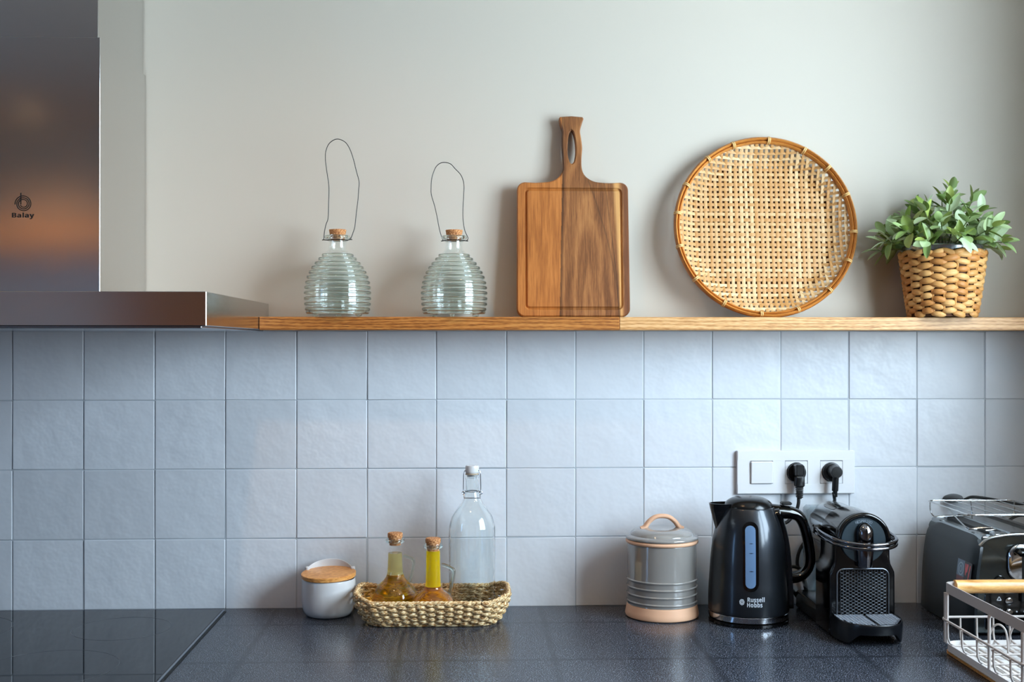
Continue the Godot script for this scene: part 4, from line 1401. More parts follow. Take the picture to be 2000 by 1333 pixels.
func make_kettle() -> void:
	var body_m := mat("matt_black_metal", Color(0.145, 0.16, 0.18), 0.40, 0.8, 0.5)
	body_m.clearcoat_enabled = true
	body_m.clearcoat = 0.6
	body_m.clearcoat_roughness = 0.14
	var gloss := mat("gloss_black", Color(0.012, 0.013, 0.016), 0.09, 0.0, 0.55)
	var chrome := mat("chrome", Color(0.72, 0.73, 0.75), 0.10, 1.0)
	var print_m := mat("white_print", Color(0.72, 0.75, 0.78), 0.5)
	var win := mat("tinted_gauge", Color(0.36, 0.46, 0.58), 0.12, 0.0, 0.5)
	var t := thing("kettle", "matt black electric kettle with a blue-grey water gauge, beside the canister", "kettle", Vector3(0.5125, TOP + 0.0003, 0.13))
	obj("base", B.new().lathe(PackedVector2Array([Vector2(0, 0), Vector2(0.070, 0), Vector2(0.0722, 0.0012), Vector2(0.0724, 0.0060), Vector2(0.0705, 0.0075), Vector2(0, 0.0075)]), 64).done(), gloss, t)
	obj("base_ring", B.new().lathe(PackedVector2Array([Vector2(0.060, 0.0076), Vector2(0.0702, 0.0078), Vector2(0.0722, 0.0090), Vector2(0.0722, 0.0185), Vector2(0.0710, 0.0198), Vector2(0.060, 0.0200)]), 72).done(), chrome, t)
	var p := spline2(PackedVector2Array([Vector2(0.0714, 0.0202), Vector2(0.0729, 0.0222), Vector2(0.0730, 0.040), Vector2(0.0722, 0.0640), Vector2(0.0710, 0.0800), Vector2(0.0684, 0.1187), Vector2(0.0640, 0.1525), Vector2(0.0565, 0.1830), Vector2(0.0480, 0.2040), Vector2(0.0455, 0.2080)]), 5)
	var bp := p.duplicate()
	bp.append_array([Vector2(0.0440, 0.2082), Vector2(0.0425, 0.2070)])
	bp.insert(0, Vector2(0.060, 0.0201))
	obj("body", B.new().lathe(bp, 80).done(60), body_m, t)
	var lp := spline2(PackedVector2Array([Vector2(0.0448, 0.2078), Vector2(0.0443, 0.2095), Vector2(0.0425, 0.2135), Vector2(0.0375, 0.2190), Vector2(0.0280, 0.2238), Vector2(0.0150, 0.2262), Vector2(0, 0.2268)]), 4)
	obj("lid", B.new().lathe(lp, 64).done(60), mat("satin_black", Color(0.05, 0.052, 0.056), 0.22, 0.3), t)
	obj("gauge_frame", patch(p, -0.172, 0.200, 0.066, 0.188, 0.0008, 0.014, 24, 10).done(60), gloss, t)
	obj("gauge", patch(p, -0.180, 0.128, 0.072, 0.1815, 0.0019, 0.0085, 24, 8).done(60), win, t)
	for q: Array in [[0.1015, 0.06], [0.1330, 0.06], [0.1500, 0.06]]:
		obj("mark", patch(p, -0.16, q[1], q[0], q[0] + 0.0011, 0.0023, 0.0001, 2, 4).done(60), gloss, t)
	# water spout on the left and the dark spine that carries the handle on the right
	var sp := B.new()
	var sides := []
	for e in 2:
		var rows := []
		for i in 9:
			var v := i / 8.0
			var y := lerpf(0.158, 0.2145, v)
			var r := prof_r(p, y)
			var tip := lerpf(0.0580, 0.0730, pow(v, 0.9)) - e * 0.0022
			var w := lerpf(0.010, 0.0215, v) - e * 0.0018
			var row := PackedVector3Array()
			for j in 13:
				var a := -PI / 2 + PI * j / 12.0
				var s := sin(a)
				row.append(Vector3(-lerpf(r * 0.75, tip, pow(maxf(cos(a), 0.0), 0.8)), y, s * w))
			rows.append(row)
		if e == 1: rows.reverse()
		sides.append_array(rows)
	sp.grid(sides)
	obj("spout", sp.done(50), gloss, t)
	obj("spine", patch(p, 1.62, 0.42, 0.021, 0.2075, 0.0078, 0.010, 24, 10).done(70), gloss, t)
	var path := spline(PackedVector3Array([Vector3(0.0283, 0.1984, 0), Vector3(0.0421, 0.1991, 0), Vector3(0.0613, 0.1973, 0), Vector3(0.0801, 0.1951, 0), Vector3(0.0929, 0.1891, 0), Vector3(0.1014, 0.1752, 0), Vector3(0.1078, 0.154, 0), Vector3(0.1121, 0.1307, 0), Vector3(0.1138, 0.1106, 0), Vector3(0.1112, 0.0958, 0), Vector3(0.1018, 0.0839, 0), Vector3(0.0886, 0.0781, 0), Vector3(0.0719, 0.0769, 0), Vector3(0.0613, 0.077, 0)]), 6)
	var rads := PackedFloat32Array()
	for i in path.size():
		var k := i / (path.size() - 1.0)
		rads.append(1.28 - 0.36 * smoothstep(0.05, 0.42, k) + 0.18 * smoothstep(0.7, 1.0, k))
	obj("handle", B.new().tube(path, 0.0105, 14, false, Vector3.BACK, 0.0128, rads).done(60), gloss, t)
	obj("switch", B.new().box(Vector3(0.0600, 0.2105, -0.0085), Vector3(0.0790, 0.2160, 0.0085), 0.002).done(), M.black_rubber, t)
	var l1 := obj("lettering", bent_text(text_mesh("Russell", 0.0108, 0.0004, "Droid Sans", true), 0.0727 / 0.87), print_m, t)
	var l2 := obj("lettering", bent_text(text_mesh("Hobbs", 0.0108, 0.0004, "Droid Sans", true), 0.0727 / 0.87), print_m, t)
	for k in 2:
		var o: MeshInstance3D = [l1, l2][k]
		var a: float = [-0.050, -0.085][k]
		var r := 0.07305
		o.transform = Transform3D(Basis(Vector3.UP, a).scaled_local(Vector3(0.87, 1, 1)), Vector3(sin(a) * r, [0.0520, 0.0428][k], cos(a) * r))
	var em := B.new()
	for k in 7:
		var a := TAU * k / 7
		em.add(B.new().prism(rrect(-0.0009, 0.0010, 0.0009, 0.0046, 0.0007, 2), 0, 0.0004, 0), Transform3D(Basis(Vector3.BACK, a), Vector3.ZERO))
		em.add(B.new().prism(rrect(-0.0012, -0.0006, 0.0012, 0.0006, 0.0005, 2), 0, 0.0004, 0), Transform3D(Basis(Vector3.BACK, a + 0.4), Vector3(-sin(a + 0.4), cos(a + 0.4), 0) * 0.0042))
	obj("emblem", em.done(), print_m, t, Transform3D(Basis(Vector3.UP, -0.39).scaled_local(Vector3(0.95, 1.15, 1)), Vector3(sin(-0.39) * 0.0731, 0.0475, cos(-0.39) * 0.0731)))


# ---------------------------------------------------------------- coffee machine
# plate of flat-topped hexagonal cells with holes, in x and y, facing +z
func hex_plate(x0: float, x1: float, y0: float, y1: float, s: float, hole: float, inside: Callable) -> B:
	var b := B.new()
	var i := 0
	var x := x0 + s
	while x < x1 - s * 0.6:
		var y := y0 + s * sqrt(3.0) * (0.5 if i & 1 else 1.0)
		while y < y1 - s * 0.5:
			if inside.call(x, y):
				for k in 6:
					var d0 := Vector2(cos(TAU * k / 6), sin(TAU * k / 6))
					var d1 := Vector2(cos(TAU * (k + 1) / 6), sin(TAU * (k + 1) / 6))
					var c := Vector2(x, y)
					var q := [c + d0 * hole, c + d0 * s, c + d1 * s, c + d1 * hole]
					b.quad(Vector3(q[0].x, q[0].y, -0.0002), Vector3(q[1].x, q[1].y, 0.0003), Vector3(q[2].x, q[2].y, 0.0003), Vector3(q[3].x, q[3].y, -0.0002))
					b.wall(q[3], q[0], -0.0022, q[3], q[0], -0.0002)
			y += s * sqrt(3.0)
		x += s * 1.5
		i += 1
	return b


func make_coffee_machine() -> void:
	var shell_m := mat("glossy_black_shell", Color(0.018, 0.021, 0.026), 0.12, 0.0, 0.55)
	var head_m := mat("smoky_chrome", Color(0.66, 0.69, 0.71), 0.20, 0.9)
	var disc_m := mat("dark_satin_metal", Color(0.25, 0.30, 0.33), 0.35, 0.8)
	var loop_m := mat("dark_chrome", Color(0.45, 0.45, 0.47), 0.12, 1.0)
	var grid_m := mat("gunmetal", Color(0.46, 0.48, 0.51), 0.32, 0.9)
	var tank_m := mat("smoked_tank", Color(0.55, 0.64, 0.68, 0.42), 0.08)
	tank_m.transparency = BaseMaterial3D.TRANSPARENCY_ALPHA
	var t := thing("coffee_machine", "black capsule coffee machine with hexagon grille and chrome lever loop", "coffee machine", Vector3(0.6815, TOP + 0.0003, 0))
	var hy := 0.1664
	# front column: wide foot, shoulders, round head
	var o := PackedVector2Array([Vector2(-0.0573, 0.004), Vector2(0.0573, 0.004), Vector2(0.0573, 0.104), Vector2(0.0568, 0.110), Vector2(0.0530, 0.1180), Vector2(0.0500, 0.1240), Vector2(0.0486, 0.132), Vector2(0.0484, 0.150)])
	for i in 25:
		var a := -0.25 + (PI + 0.5) * i / 24.0
		if i > 1 and i < 23: o.append(Vector2(cos(a) * 0.0484, hy + sin(a) * 0.0470))
	o.append_array([Vector2(-0.0484, 0.150), Vector2(-0.0486, 0.132), Vector2(-0.0500, 0.1240), Vector2(-0.0530, 0.1180), Vector2(-0.0568, 0.110), Vector2(-0.0573, 0.104)])
	obj("front_column", B.new().prism(o, 0.170, 0.2555, 0.0035).done(50), shell_m, t)
	obj("body", B.new().box(Vector3(-0.039, 0.095, 0.060), Vector3(0.045, 0.150, 0.172), 0.008).done(50), shell_m, t)
	obj("base", B.new().box(Vector3(-0.0540, 0.0, 0.030), Vector3(0.0540, 0.034, 0.250), 0.004).done(50), shell_m, t)
	obj("water_tank", B.new().box(Vector3(-0.0375, 0.0345, 0.016), Vector3(0.0400, 0.196, 0.0590), 0.006).done(50), tank_m, t)
	var axis := Transform3D(Basis(Vector3.RIGHT, PI / 2), Vector3(0.0, hy, 0))
	var hp := spline2(PackedVector2Array([Vector2(0.0, 0.0660), Vector2(0.020, 0.0665), Vector2(0.0350, 0.0700), Vector2(0.0425, 0.0780), Vector2(0.0445, 0.0900), Vector2(0.0450, 0.130), Vector2(0.0452, 0.1705)]), 4)
	obj("head", B.new().add(B.new().lathe(hp, 64), axis).done(60), head_m, t)
	var stripe := PackedVector2Array([Vector2(0.0446, 0.0880), Vector2(0.0450, 0.130), Vector2(0.0452, 0.1705)])
	for q: Array in [[-2.72, 0.13, 0.100, 0.166], [-2.02, 0.11, 0.084, 0.168], [-2.95, 0.035, 0.115, 0.160]]:
		obj("top_panel", B.new().add(patch(stripe, q[0], q[1], q[2], q[3], 0.0007, 0.018 if q[1] > 0.1 else 0.002, 16, 8), axis).done(60), shell_m, t)
	obj("disc", B.new().add(B.new().lathe(PackedVector2Array([Vector2(0, 0.254), Vector2(0.0393, 0.254), Vector2(0.0393, 0.2605), Vector2(0.0384, 0.2615), Vector2(0, 0.2620)]), 56), axis).done(40), disc_m, t)
	var arc := PackedVector3Array()
	for i in 41:
		var a := -0.20 + (PI + 0.40) * i / 40.0
		arc.append(Vector3(cos(a) * 0.0437, hy + sin(a) * 0.0437, 0.2595))
	obj("arch", B.new().tube(arc, 0.0043, 10, false, Vector3.BACK, 0.0060).done(60), shell_m, t)
	# maker's name along the top of the disc
	var name_b := B.new()
	var word := "NESPRESSO"
	for i in word.length():
		var tm := text_mesh(word[i], 0.0042)
		var a := (i - 4.0) * -0.098
		var g := B.new()
		var arr := tm.surface_get_arrays(0)
		var vs: PackedVector3Array = arr[Mesh.ARRAY_VERTEX]
		var ix: PackedInt32Array = arr[Mesh.ARRAY_INDEX] if arr[Mesh.ARRAY_INDEX] != null else PackedInt32Array(range(vs.size()))
		for k in range(0, ix.size(), 3): g.tri(vs[ix[k]], vs[ix[k + 2]], vs[ix[k + 1]])
		name_b.add(g, Transform3D(Basis(Vector3.BACK, a), Vector3(-sin(a) * 0.0335, hy + cos(a) * 0.0335, 0.2620)))
	obj("lettering", name_b.done(30), mat("pale_print", Color(0.55, 0.60, 0.64), 0.4, 0.5), t)
	var np := PackedVector2Array()
	for i in 9:
		var a := -PI / 2 * (1.0 - i / 8.0)
		np.append(Vector2(0.0132 * cos(a) if i else 0.0, 0.122))
	var nose := PackedVector2Array([Vector2(0, 0.1210), Vector2(0.0115, 0.1210), Vector2(0.0128, 0.1225), Vector2(0.0154, 0.150), Vector2(0.0152, 0.178)])
	for i in range(1, 9):
		var a := PI / 2 * i / 8.0
		nose.append(Vector2(0.0152 * cos(a), 0.178 + 0.0205 * sin(a)))
	obj("spout", B.new().lathe(nose, 32, Vector3(0.001, 0, 0.2630), Vector2(1, 1.1)).done(60), loop_m, t)
	# lever: two parallel bars swept round the front
	var lv := spline(PackedVector3Array([Vector3(-0.0565, 0.1735, 0.178), Vector3(-0.0610, 0.1730, 0.190), Vector3(-0.0620, 0.1705, 0.220), Vector3(-0.0545, 0.1665, 0.262), Vector3(-0.0350, 0.1630, 0.288), Vector3(-0.0080, 0.1610, 0.2990), Vector3(0.0200, 0.1612, 0.2975), Vector3(0.0430, 0.1630, 0.286), Vector3(0.0560, 0.1655, 0.264), Vector3(0.0580, 0.1690, 0.230), Vector3(0.0530, 0.1720, 0.205)]), 7)
	for e in 2:
		var path := PackedVector3Array()
		for q in lv: path.append(q + Vector3(0, 0.0036 * (1 - 2 * e), -0.0006 * e))
		obj("lever_bar", B.new().tube(path, 0.0033, 10).done(60), loop_m, t)
	obj("lever_pivot", B.new().box(Vector3(-0.0655, 0.1655, 0.170), Vector3(-0.0470, 0.1815, 0.190), 0.004).done(), shell_m, t)
	obj("lever_pivot", B.new().box(Vector3(0.0455, 0.1655, 0.190), Vector3(0.0575, 0.1795, 0.208), 0.004).done(), shell_m, t)
	# hexagon grille with its frame
	var gw := 0.0452
	var y0 := 0.0385
	var y1 := 0.1165
	var gp := PackedVector3Array()
	for q: Vector2 in [Vector2(-gw, y0), Vector2(-gw, y1 - 0.012)]: gp.append(Vector3(q.x, q.y, 0.2570))
	for i in 7:
		var a := PI - PI / 2 * i / 6
		gp.append(Vector3(-gw + 0.012 + cos(a) * 0.012, y1 - 0.012 + sin(a) * 0.012, 0.2570))
	for i in 7:
		var a := PI / 2 - PI / 2 * i / 6
		gp.append(Vector3(gw - 0.012 + cos(a) * 0.012, y1 - 0.012 + sin(a) * 0.012, 0.2570))
	gp.append(Vector3(gw, y0, 0.2570))
	obj("grille_frame", B.new().tube(gp, 0.0012, 6).done(60), grid_m, t)
	obj("grille", hex_plate(-gw, gw, y0 - 0.004, y1, 0.00333, 0.00268, func(x: float, y: float) -> bool: return absf(x) < gw - 0.004 and y < y1 - 0.004 and Vector2(absf(x) - (gw - 0.014), y - (y1 - 0.014)).max(Vector2.ZERO).length() < 0.0125).done(30), grid_m, t, moved(Vector3(0, 0, 0.2583)))
	# drip tray: half-oval tub with an arched foot and a hexagon top with a slot
	var tw := 0.0573
	var td := 0.0880
	var rows := []
	for i in 6:
		var row := PackedVector3Array()
		for j in 41:
			var a := -PI / 2 + PI * j / 40.0
			var ca := pow(cos(a), 0.72) if cos(a) > 0 else 0.0
			var sa := signf(sin(a)) * pow(absf(sin(a)), 0.85)
			var low := 0.0035 + 0.0175 * smoothstep(0.95, 0.45, absf(a))
			var y: float = [low, low, lerpf(low, 0.0372, 0.6), 0.0372, 0.0385, 0.0372][i]
			var k: float = [0.88, 0.97, 0.995, 1.0, 0.985, 0.955][i]
			row.append(Vector3(sa * tw * k, y, 0.2556 + ca * td * k))
		rows.append(row)
	obj("drip_tray", B.new().grid(rows).done(55), mat("blue_black_plastic", Color(0.03, 0.042, 0.062), 0.28, 0.0, 0.55), t)
	obj("tray_floor", B.new().add(B.new().prism(PackedVector2Array([Vector2(-0.050, 0.0), Vector2(0.050, 0.0), Vector2(0.046, 0.045), Vector2(0.025, 0.072), Vector2(-0.025, 0.072), Vector2(-0.046, 0.045)]), 0, 0.004, 0.001), Transform3D(Basis(Vector3.RIGHT, PI / 2), Vector3(0, 0.028, 0.2556))).done(), shell_m, t)
	var top := hex_plate(-tw, tw, 0.0, td, 0.0040, 0.0032, func(x: float, y: float) -> bool: return absf(x) > 0.0052 and pow(absf(x) / (tw * 0.95), 2.35) + pow(y / (td * 0.95), 2.6) < 0.90)
	obj("drip_grid", B.new().add(top, Transform3D(Basis(Vector3.RIGHT, Vector3.BACK, Vector3.UP), Vector3.ZERO)).done(30), mat("brushed_tray", Color(0.56, 0.59, 0.63), 0.42, 0.5), t, Transform3D(Basis(Vector3(1, 0, 0), Vector3(0, 1, 0), Vector3(0, 0, 1)), Vector3(0, 0.0378, 0.2560)))


# ---------------------------------------------------------------- toaster
func sticker_image() -> ImageTexture:
	var im := Image.create(96, 64, false, Image.FORMAT_RGB8)
	im.fill(Color(0.12, 0.05, 0.06))
	im.fill_rect(Rect2i(0, 0, 48, 64), Color(0.38, 0.46, 0.54))
	im.fill_rect(Rect2i(0, 46, 48, 18), Color(0.42, 0.17, 0.20))
	for y in 64:
		for x in 96:
			var d := Vector2(x - 25, (y - 25) * 1.0).length()
			if absf(d - 17) < 1.6 or absf(d - 8) < 1.2: im.set_pixel(x, y, Color(0.62, 0.70, 0.76))
			for q: Array in [[54, 8, 58, 36], [64, 8, 60, 30], [70, 8, 66, 26], [84, 10, 76, 46]]:
				var a := Vector2(q[0], q[1])
				var b := Vector2(q[2], q[3])
				var c := Geometry2D.get_closest_point_to_segment(Vector2(x, y), a, b)
				if c.distance_to(Vector2(x, y)) < 3.0: im.set_pixel(x, y, Color(0.86, 0.30, 0.32))
	return ImageTexture.create_from_image(im)


func make_toaster() -> void:
	var side_m := mat("blue_black_side", Color(0.055, 0.088, 0.108), 0.40, 0.0, 0.45)
	var front_m := mat("dark_polished_front", Color(0.30, 0.32, 0.32), 0.16, 0.9)
	var steel := mat("toaster_steel", Color(0.62, 0.64, 0.65), 0.22, 1.0)
	var wire := mat("chrome_wire", Color(0.78, 0.78, 0.77), 0.16, 1.0)
	var t := thing("toaster", "black two-slot toaster with wire bun rack, end-on behind the dish rack", "toaster", Vector3(0.956, TOP + 0.0003, 0.152))
	var half := func(y: float) -> float: return 0.0900 - 0.004 * y / 0.12 - 0.010 * pow(clampf((y - 0.05) / 0.115, 0, 1), 2.6)
	var o := PackedVector2Array()
	for i in 11:
		var y := 0.005 + 0.150 * i / 10.0
		o.append(Vector2(float(half.call(y)) - 0.004, y))
	var arc := spline2(PackedVector2Array([Vector2(0.0735, 0.158), Vector2(0.0700, 0.1655), Vector2(0.0600, 0.1705), Vector2(0.0350, 0.1745), Vector2(0.0, 0.1760)]), 4)
	o.append_array(arc)
	for i in range(arc.size() - 2, -1, -1): o.append(arc[i] * Vector2(-1, 1))
	for i in range(10, -1, -1): o.append(o[i] * Vector2(-1, 1))
	obj("body", B.new().prism(o, -0.114, 0.116, 0.003).done(45), front_m, t)
	for s: float in [-1.0, 1.0]:
		var rows := []
		for i in 15:
			var v := i / 14.0
			var y := lerpf(0.003, 0.1715, v)
			var r := 0.034
			var e := maxf(0.0, y - (0.1715 - r)) / r
			var cut := r * (1.0 - sqrt(maxf(0.0, 1.0 - e * e)))
			var z0 := -0.118 + cut * 1.1
			var z1 := 0.119 - cut * 0.55
			var row := PackedVector3Array()
			for j in range(-1, 19):
				var u := clampf(j / 17.0, 0.0, 1.0)
				var edge := minf(u, 1.0 - u)
				var bulge := 0.0040 * (1.0 - pow(1.0 - minf(1.0, edge / 0.12), 2.0)) + 0.001
				var x := float(half.call(y)) - 0.005 + (bulge if j >= 0 and j < 18 else -0.004)
				if v > 0.93: x -= 0.006 * pow((v - 0.93) / 0.07, 2.0)
				row.append(Vector3(s * x, y, lerpf(z0, z1, u if s < 0 else 1.0 - u)))
			rows.append(row)
		obj("side_panel", B.new().grid(rows).done(50), side_m, t)
	# steel top in bars, leaving two slots
	var sl := [-0.046, -0.020, 0.020, 0.046]
	var tb := B.new()
	var za := -0.110
	var zb := 0.1135
	for q: Array in [[-0.069, sl[0], za, zb, 0.1735], [sl[1], sl[2], za, zb, 0.1795], [sl[3], 0.069, za, zb, 0.1735], [sl[0], sl[1], za, za + 0.022, 0.1775], [sl[0], sl[1], zb - 0.026, zb, 0.1775], [sl[2], sl[3], za, za + 0.022, 0.1775], [sl[2], sl[3], zb - 0.026, zb, 0.1775]]:
		tb.box(Vector3(q[0], 0.160, q[2]), Vector3(q[1], q[4], q[3]), 0.0025)
	obj("top_plate", tb.done(50), steel, t)
	var slot_m := mat("slot_dark", Color(0.03, 0.045, 0.045), 0.5)
	for k in 2: obj("slot", B.new().box(Vector3(sl[k * 2], 0.1700, za + 0.020), Vector3(sl[k * 2 + 1], 0.1768, zb - 0.024), 0.0005).done(), slot_m, t)
	# end fascia: polished arch, lever, browning controls
	obj("front_trim", B.new().tube(spline(PackedVector3Array([Vector3(-0.0745, 0.1565, 0.1165), Vector3(-0.060, 0.1690, 0.1170), Vector3(-0.030, 0.1750, 0.1175), Vector3(0, 0.1765, 0.1175), Vector3(0.030, 0.1750, 0.1175), Vector3(0.060, 0.1690, 0.1170), Vector3(0.0745, 0.1565, 0.1165)]), 5), 0.0030, 8).done(60), steel, t)
	var bl := B.new().prism(rrect(-0.026, 0.095, 0.026, 0.160, 0.022, 6), 0.1155, 0.1240, 0.004)
	obj("chrome_fascia", bl.done(50), M.chrome, t)
	obj("lever_slot", B.new().box(Vector3(-0.004, 0.060, 0.1150), Vector3(0.004, 0.150, 0.1246), 0.0008).done(), M.black_plastic, t)
	obj("lever", B.new().box(Vector3(-0.020, 0.142, 0.122), Vector3(0.020, 0.156, 0.146), 0.006).done(50), M.gloss_black, t)
	obj("control_panel", B.new().prism(rrect(-0.066, 0.012, 0.066, 0.076, 0.006, 4), 0.1150, 0.1175, 0.001).done(), M.gloss_black, t)
	obj("crumb_handle", B.new().tube(spline(PackedVector3Array([Vector3(-0.052, 0.082, 0.117), Vector3(-0.050, 0.096, 0.118), Vector3(-0.040, 0.105, 0.118), Vector3(-0.030, 0.098, 0.118), Vector3(-0.026, 0.082, 0.117)]), 5), 0.0009, 6).done(), M.gloss_black, t)
	for k in 3:
		var y := 0.0610 - 0.0200 * k
		obj("button", B.new().add(B.new().lathe(PackedVector2Array([Vector2(0, 0), Vector2(0.0068, 0), Vector2(0.0068, 0.003), Vector2(0.0055, 0.0042), Vector2(0, 0.0046)]), 24), Transform3D(Basis(Vector3.RIGHT, PI / 2), Vector3(-0.0240, y, 0.1170))).done(40), M.chrome, t)
	# symbols: bun (triangle), defrost (star), two indicator dots
	var ic := B.new()
	for q: Array in [[Vector2(-0.0410, 0.0650), 3], [Vector2(-0.0390, 0.0445), 6]]:
		var n: int = q[1]
		for i in n:
			var a := TAU * i / n + PI / 2
			if n == 3:
				var a2 := TAU * (i + 1) / 3 + PI / 2
				ic.tube(PackedVector3Array([Vector3(q[0].x + cos(a) * 0.0042, q[0].y + sin(a) * 0.0042, 0.1177), Vector3(q[0].x + cos(a2) * 0.0042, q[0].y + sin(a2) * 0.0042, 0.1177)]), 0.0008, 6)
			else:
				ic.tube(PackedVector3Array([Vector3(q[0].x, q[0].y, 0.1177), Vector3(q[0].x + cos(a) * 0.0042, q[0].y + sin(a) * 0.0042, 0.1177)]), 0.0007, 6)
	obj("symbols", ic.done(60), M.white_print, t)
	for k in 2:
		obj("indicator", B.new().lathe(PackedVector2Array([Vector2(0, 0), Vector2(0.0017, 0), Vector2(0.0012, 0.0012), Vector2(0, 0.0016)]), 12).done(), M.white_print, t, Transform3D(Basis(Vector3.RIGHT, PI / 2), Vector3(-0.0100 + 0.0135 * k, 0.0430, 0.1173)))
	# sticker on the long side near the front
	var st := mat("sticker_print", Color.WHITE, 0.3)
	st.albedo_texture = sticker_image()
	var srows := []
	for i in 4:
		var row := PackedVector3Array()
		for j in 5: row.append(Vector3(-(float(half.call(0.084 + 0.0133 * i)) - 0.005 + 0.0054), 0.084 + 0.0133 * i, lerpf(0.048, 0.1075, j / 4.0)))
		srows.append(row)
	var sb := B.new().grid(srows)
	for i in sb.uv.size(): sb.uv[i].y = 1.0 - sb.uv[i].y
	obj("sticker", sb.done(60), st, t)
	# folding wire rack for buns over the slots
	var wb := B.new()
	var h := 0.2065
	var zq := [-0.092, 0.088]
	var rect := PackedVector3Array()
	for q in rrect(-0.082, -0.098, 0.082, 0.092, 0.012, 3): rect.append(Vector3(q.x, h, q.y))
	wb.tube(rect, 0.0013, 6, true)
	for x: float in [-0.054, -0.026, 0.002, 0.030, 0.058]: wb.tube(PackedVector3Array([Vector3(x, h - 0.0015, -0.097), Vector3(x, h - 0.0015, 0.091)]), 0.0009, 6)
	for x: float in [-0.081, 0.081]:
		wb.tube(spline(PackedVector3Array([Vector3(x, h, -0.085), Vector3(x, h - 0.016, -0.084), Vector3(x * 0.93, 0.1790, -0.080), Vector3(x * 0.70, 0.1775, -0.080)]), 5), 0.0012, 6)
		wb.tube(spline(PackedVector3Array([Vector3(x, h, -0.010), Vector3(x * 0.96, h - 0.012, 0.020), Vector3(x * 0.90, 0.1800, 0.060), Vector3(x * 0.70, 0.1775, 0.066)]), 5), 0.0012, 6)
		wb.tube(spline(PackedVector3Array([Vector3(x * 0.86, 0.1765, 0.060), Vector3(x * 0.62, 0.1795, 0.064), Vector3(x * 0.40, 0.1800, 0.070), Vector3(x * 0.38, 0.1790, 0.080), Vector3(x * 0.60, 0.1775, 0.082)]), 5), 0.0013, 6)
	wb.tube(PackedVector3Array([Vector3(0.002, h, -0.097), Vector3(0.002, 0.1800, -0.090)]), 0.0012, 6)
	wb.tube(PackedVector3Array([Vector3(-0.070, 0.1780, -0.085), Vector3(0.070, 0.1810, -0.085)]), 0.0014, 6)
	obj("bun_rack", wb.done(60), wire, t)


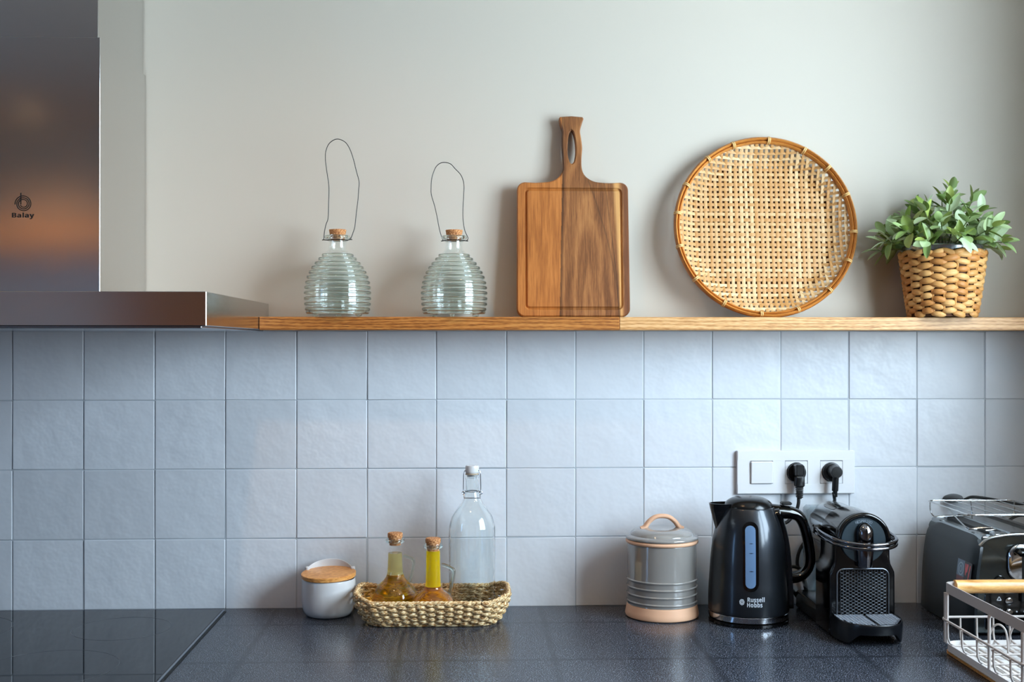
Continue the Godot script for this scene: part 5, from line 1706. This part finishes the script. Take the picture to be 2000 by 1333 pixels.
# ---------------------------------------------------------------- dish rack
func make_dish_rack() -> void:
	var paint := mat("warm_grey_enamel", Color(0.66, 0.63, 0.61), 0.38, 0.0, 0.45)
	var tray_m := mat("white_tray", Color(0.80, 0.79, 0.78), 0.4)
	var wood := mat("pale_handle_wood", Color.WHITE, 0.30, 0.0, 0.5)
	wood.albedo_texture = wood_image(256, 64, ramp([Color(0.66, 0.45, 0.22), Color(0.78, 0.58, 0.33), Color(0.86, 0.69, 0.44)]), 91, 3.0, 8.0, 0.3)
	wood.uv1_scale = Vector3(4, 1, 1)
	var t := thing("dish_rack", "white wire dish rack with wooden handle standing in front of the toaster", "dish rack", Vector3(0.7760, TOP + 0.0003, 0.3700))
	var W := 0.385
	var Dp := 0.290
	obj("foot_board", B.new().box(Vector3(0.004, 0, 0.004), Vector3(W - 0.004, 0.0075, Dp - 0.004), 0.001).done(), M.bamboo_lid, t)
	# drip tray: floor, rounded lip, raised ribs
	var plan := rrect(0, -Dp, W, 0, 0.022, 6)
	var inn := B.inset(plan, 0.0025)
	var tb := B.new()
	tb.prism(plan, 0.0078, 0.0105, 0.0005)
	for i in plan.size():
		var j := (i + 1) % plan.size()
		tb.wall(plan[i], plan[j], 0.0105, plan[i], plan[j], 0.0200)
		tb.wall(plan[i], plan[j], 0.0200, inn[i], inn[j], 0.0208)
		tb.wall(inn[j], inn[i], 0.0105, inn[j], inn[i], 0.0208)
	obj("tray", B.new().add(tb, Transform3D(Basis(Vector3.RIGHT, -PI / 2), Vector3.ZERO)).done(40), tray_m, t)
	for k in 15:
		var x := 0.028 + 0.0235 * k
		obj("tray_rib", B.new().box(Vector3(x - 0.002, 0.0100, 0.020), Vector3(x + 0.002, 0.0130, Dp - 0.02), 0.001).done(), tray_m, t)
	# flat band round the two ends, handle bars between them
	for s in 2:
		var bp := PackedVector3Array()
		var X := 0.002 if s == 0 else W - 0.002
		var dx := 1.0 if s == 0 else -1.0
		bp.append_array([Vector3(X + dx * 0.022, 0.1085, 0.000), Vector3(X + dx * 0.014, 0.1085, -0.0005), Vector3(X + dx * 0.006, 0.1085, 0.002), Vector3(X + dx * 0.001, 0.1085, 0.007), Vector3(X, 0.1085, 0.014)])
		for i in 9: bp.append(Vector3(X, 0.1085, lerpf(0.03, Dp - 0.03, i / 8.0)))
		bp.append_array([Vector3(X, 0.1085, Dp - 0.014), Vector3(X + dx * 0.001, 0.1085, Dp - 0.007), Vector3(X + dx * 0.006, 0.1085, Dp - 0.002), Vector3(X + dx * 0.014, 0.1085, Dp), Vector3(X + dx * 0.022, 0.1085, Dp)])
		var rows := []
		for i in 4:
			var row := PackedVector3Array()
			for k in bp.size():
				var a := bp[mini(k + 1, bp.size() - 1)] - bp[maxi(k - 1, 0)]
				var n := Vector3(-a.z, 0, a.x).normalized()
				row.append(bp[k] + n * [0.0007, 0.0007, -0.0007, -0.0007][i] + Vector3(0, [-0.0082, 0.0082, 0.0082, -0.0082][i], 0))
			rows.append(row)
		rows.append(rows[0])
		obj("end_band", B.new().grid(rows).done(50), paint, t)
	for z: float in [0.0, Dp]:
		obj("handle", B.new().tube(PackedVector3Array([Vector3(0.0190, 0.1082, z), Vector3(0.0198, 0.1082, z), Vector3(0.10, 0.1082, z), Vector3(0.19, 0.1082, z), Vector3(0.28, 0.1082, z), Vector3(W - 0.0198, 0.1082, z), Vector3(W - 0.019, 0.1082, z)]), 0.0110, 20, false, Vector3.ZERO, -1, PackedFloat32Array([0.9, 1, 1, 1, 1, 1, 0.9])).done(50), wood, t)
	# wire basket: hoop at mid height, uprights that turn in across the floor
	var mid := 0.0575
	var hoop := PackedVector3Array()
	for q in rrect(-0.003, -Dp - 0.002, W + 0.003, 0.004, 0.016, 5): hoop.append(Vector3(q.x, mid, -q.y))
	obj("wire_hoop", B.new().tube(hoop, 0.0021, 8, true).done(60), paint, t)
	for k in 12:
		var x := 0.030 + 0.0275 * k
		var p := PackedVector3Array([Vector3(x, mid, -0.004), Vector3(x, 0.030, -0.003), Vector3(x, 0.021, 0.000), Vector3(x + 0.001, 0.0175, 0.008), Vector3(x + 0.001, 0.0165, 0.02)])
		for i in 5: p.append(Vector3(x + 0.001, 0.0165, lerpf(0.05, Dp - 0.05, i / 4.0)))
		p.append_array([Vector3(x + 0.001, 0.0165, Dp - 0.02), Vector3(x + 0.001, 0.0175, Dp - 0.008), Vector3(x, 0.021, Dp), Vector3(x, 0.030, Dp + 0.002), Vector3(x, mid, Dp + 0.002)])
		obj("wire_rib", B.new().tube(p, 0.0017, 7).done(60), paint, t)
	for k in 5:
		var z := 0.032 + 0.055 * k
		var p := PackedVector3Array([Vector3(-0.006, mid, z), Vector3(-0.005, 0.032, z), Vector3(-0.002, 0.024, z), Vector3(0.006, 0.0195, z), Vector3(0.02, 0.0195, z)])
		for i in 4: p.append(Vector3(lerpf(0.06, W - 0.06, i / 3.0), 0.0195, z))
		p.append_array([Vector3(W - 0.02, 0.0195, z), Vector3(W - 0.006, 0.0195, z), Vector3(W + 0.002, 0.024, z), Vector3(W + 0.005, 0.032, z), Vector3(W + 0.006, mid, z)])
		obj("wire_rib", B.new().tube(p, 0.0017, 7).done(60), paint, t)
	for z: float in [0.010, 0.018, 0.172, Dp - 0.012]:
		for x: float in [-0.0005, W + 0.0005]:
			obj("post", B.new().tube(PackedVector3Array([Vector3(x, 0.0205, z), Vector3(x, 0.1010, z)]), 0.0026, 8).done(60), paint, t)
	for k in 9:
		var x := 0.052 + 0.033 * k
		var p := spline(PackedVector3Array([Vector3(x, 0.019, 0.052), Vector3(x + 0.001, 0.040, 0.054), Vector3(x + 0.004, 0.056, 0.060), Vector3(x + 0.010, 0.062, 0.068), Vector3(x + 0.016, 0.056, 0.076), Vector3(x + 0.018, 0.040, 0.080), Vector3(x + 0.018, 0.019, 0.082)]), 5)
		obj("plate_loop", B.new().tube(p, 0.0016, 7).done(60), paint, t)
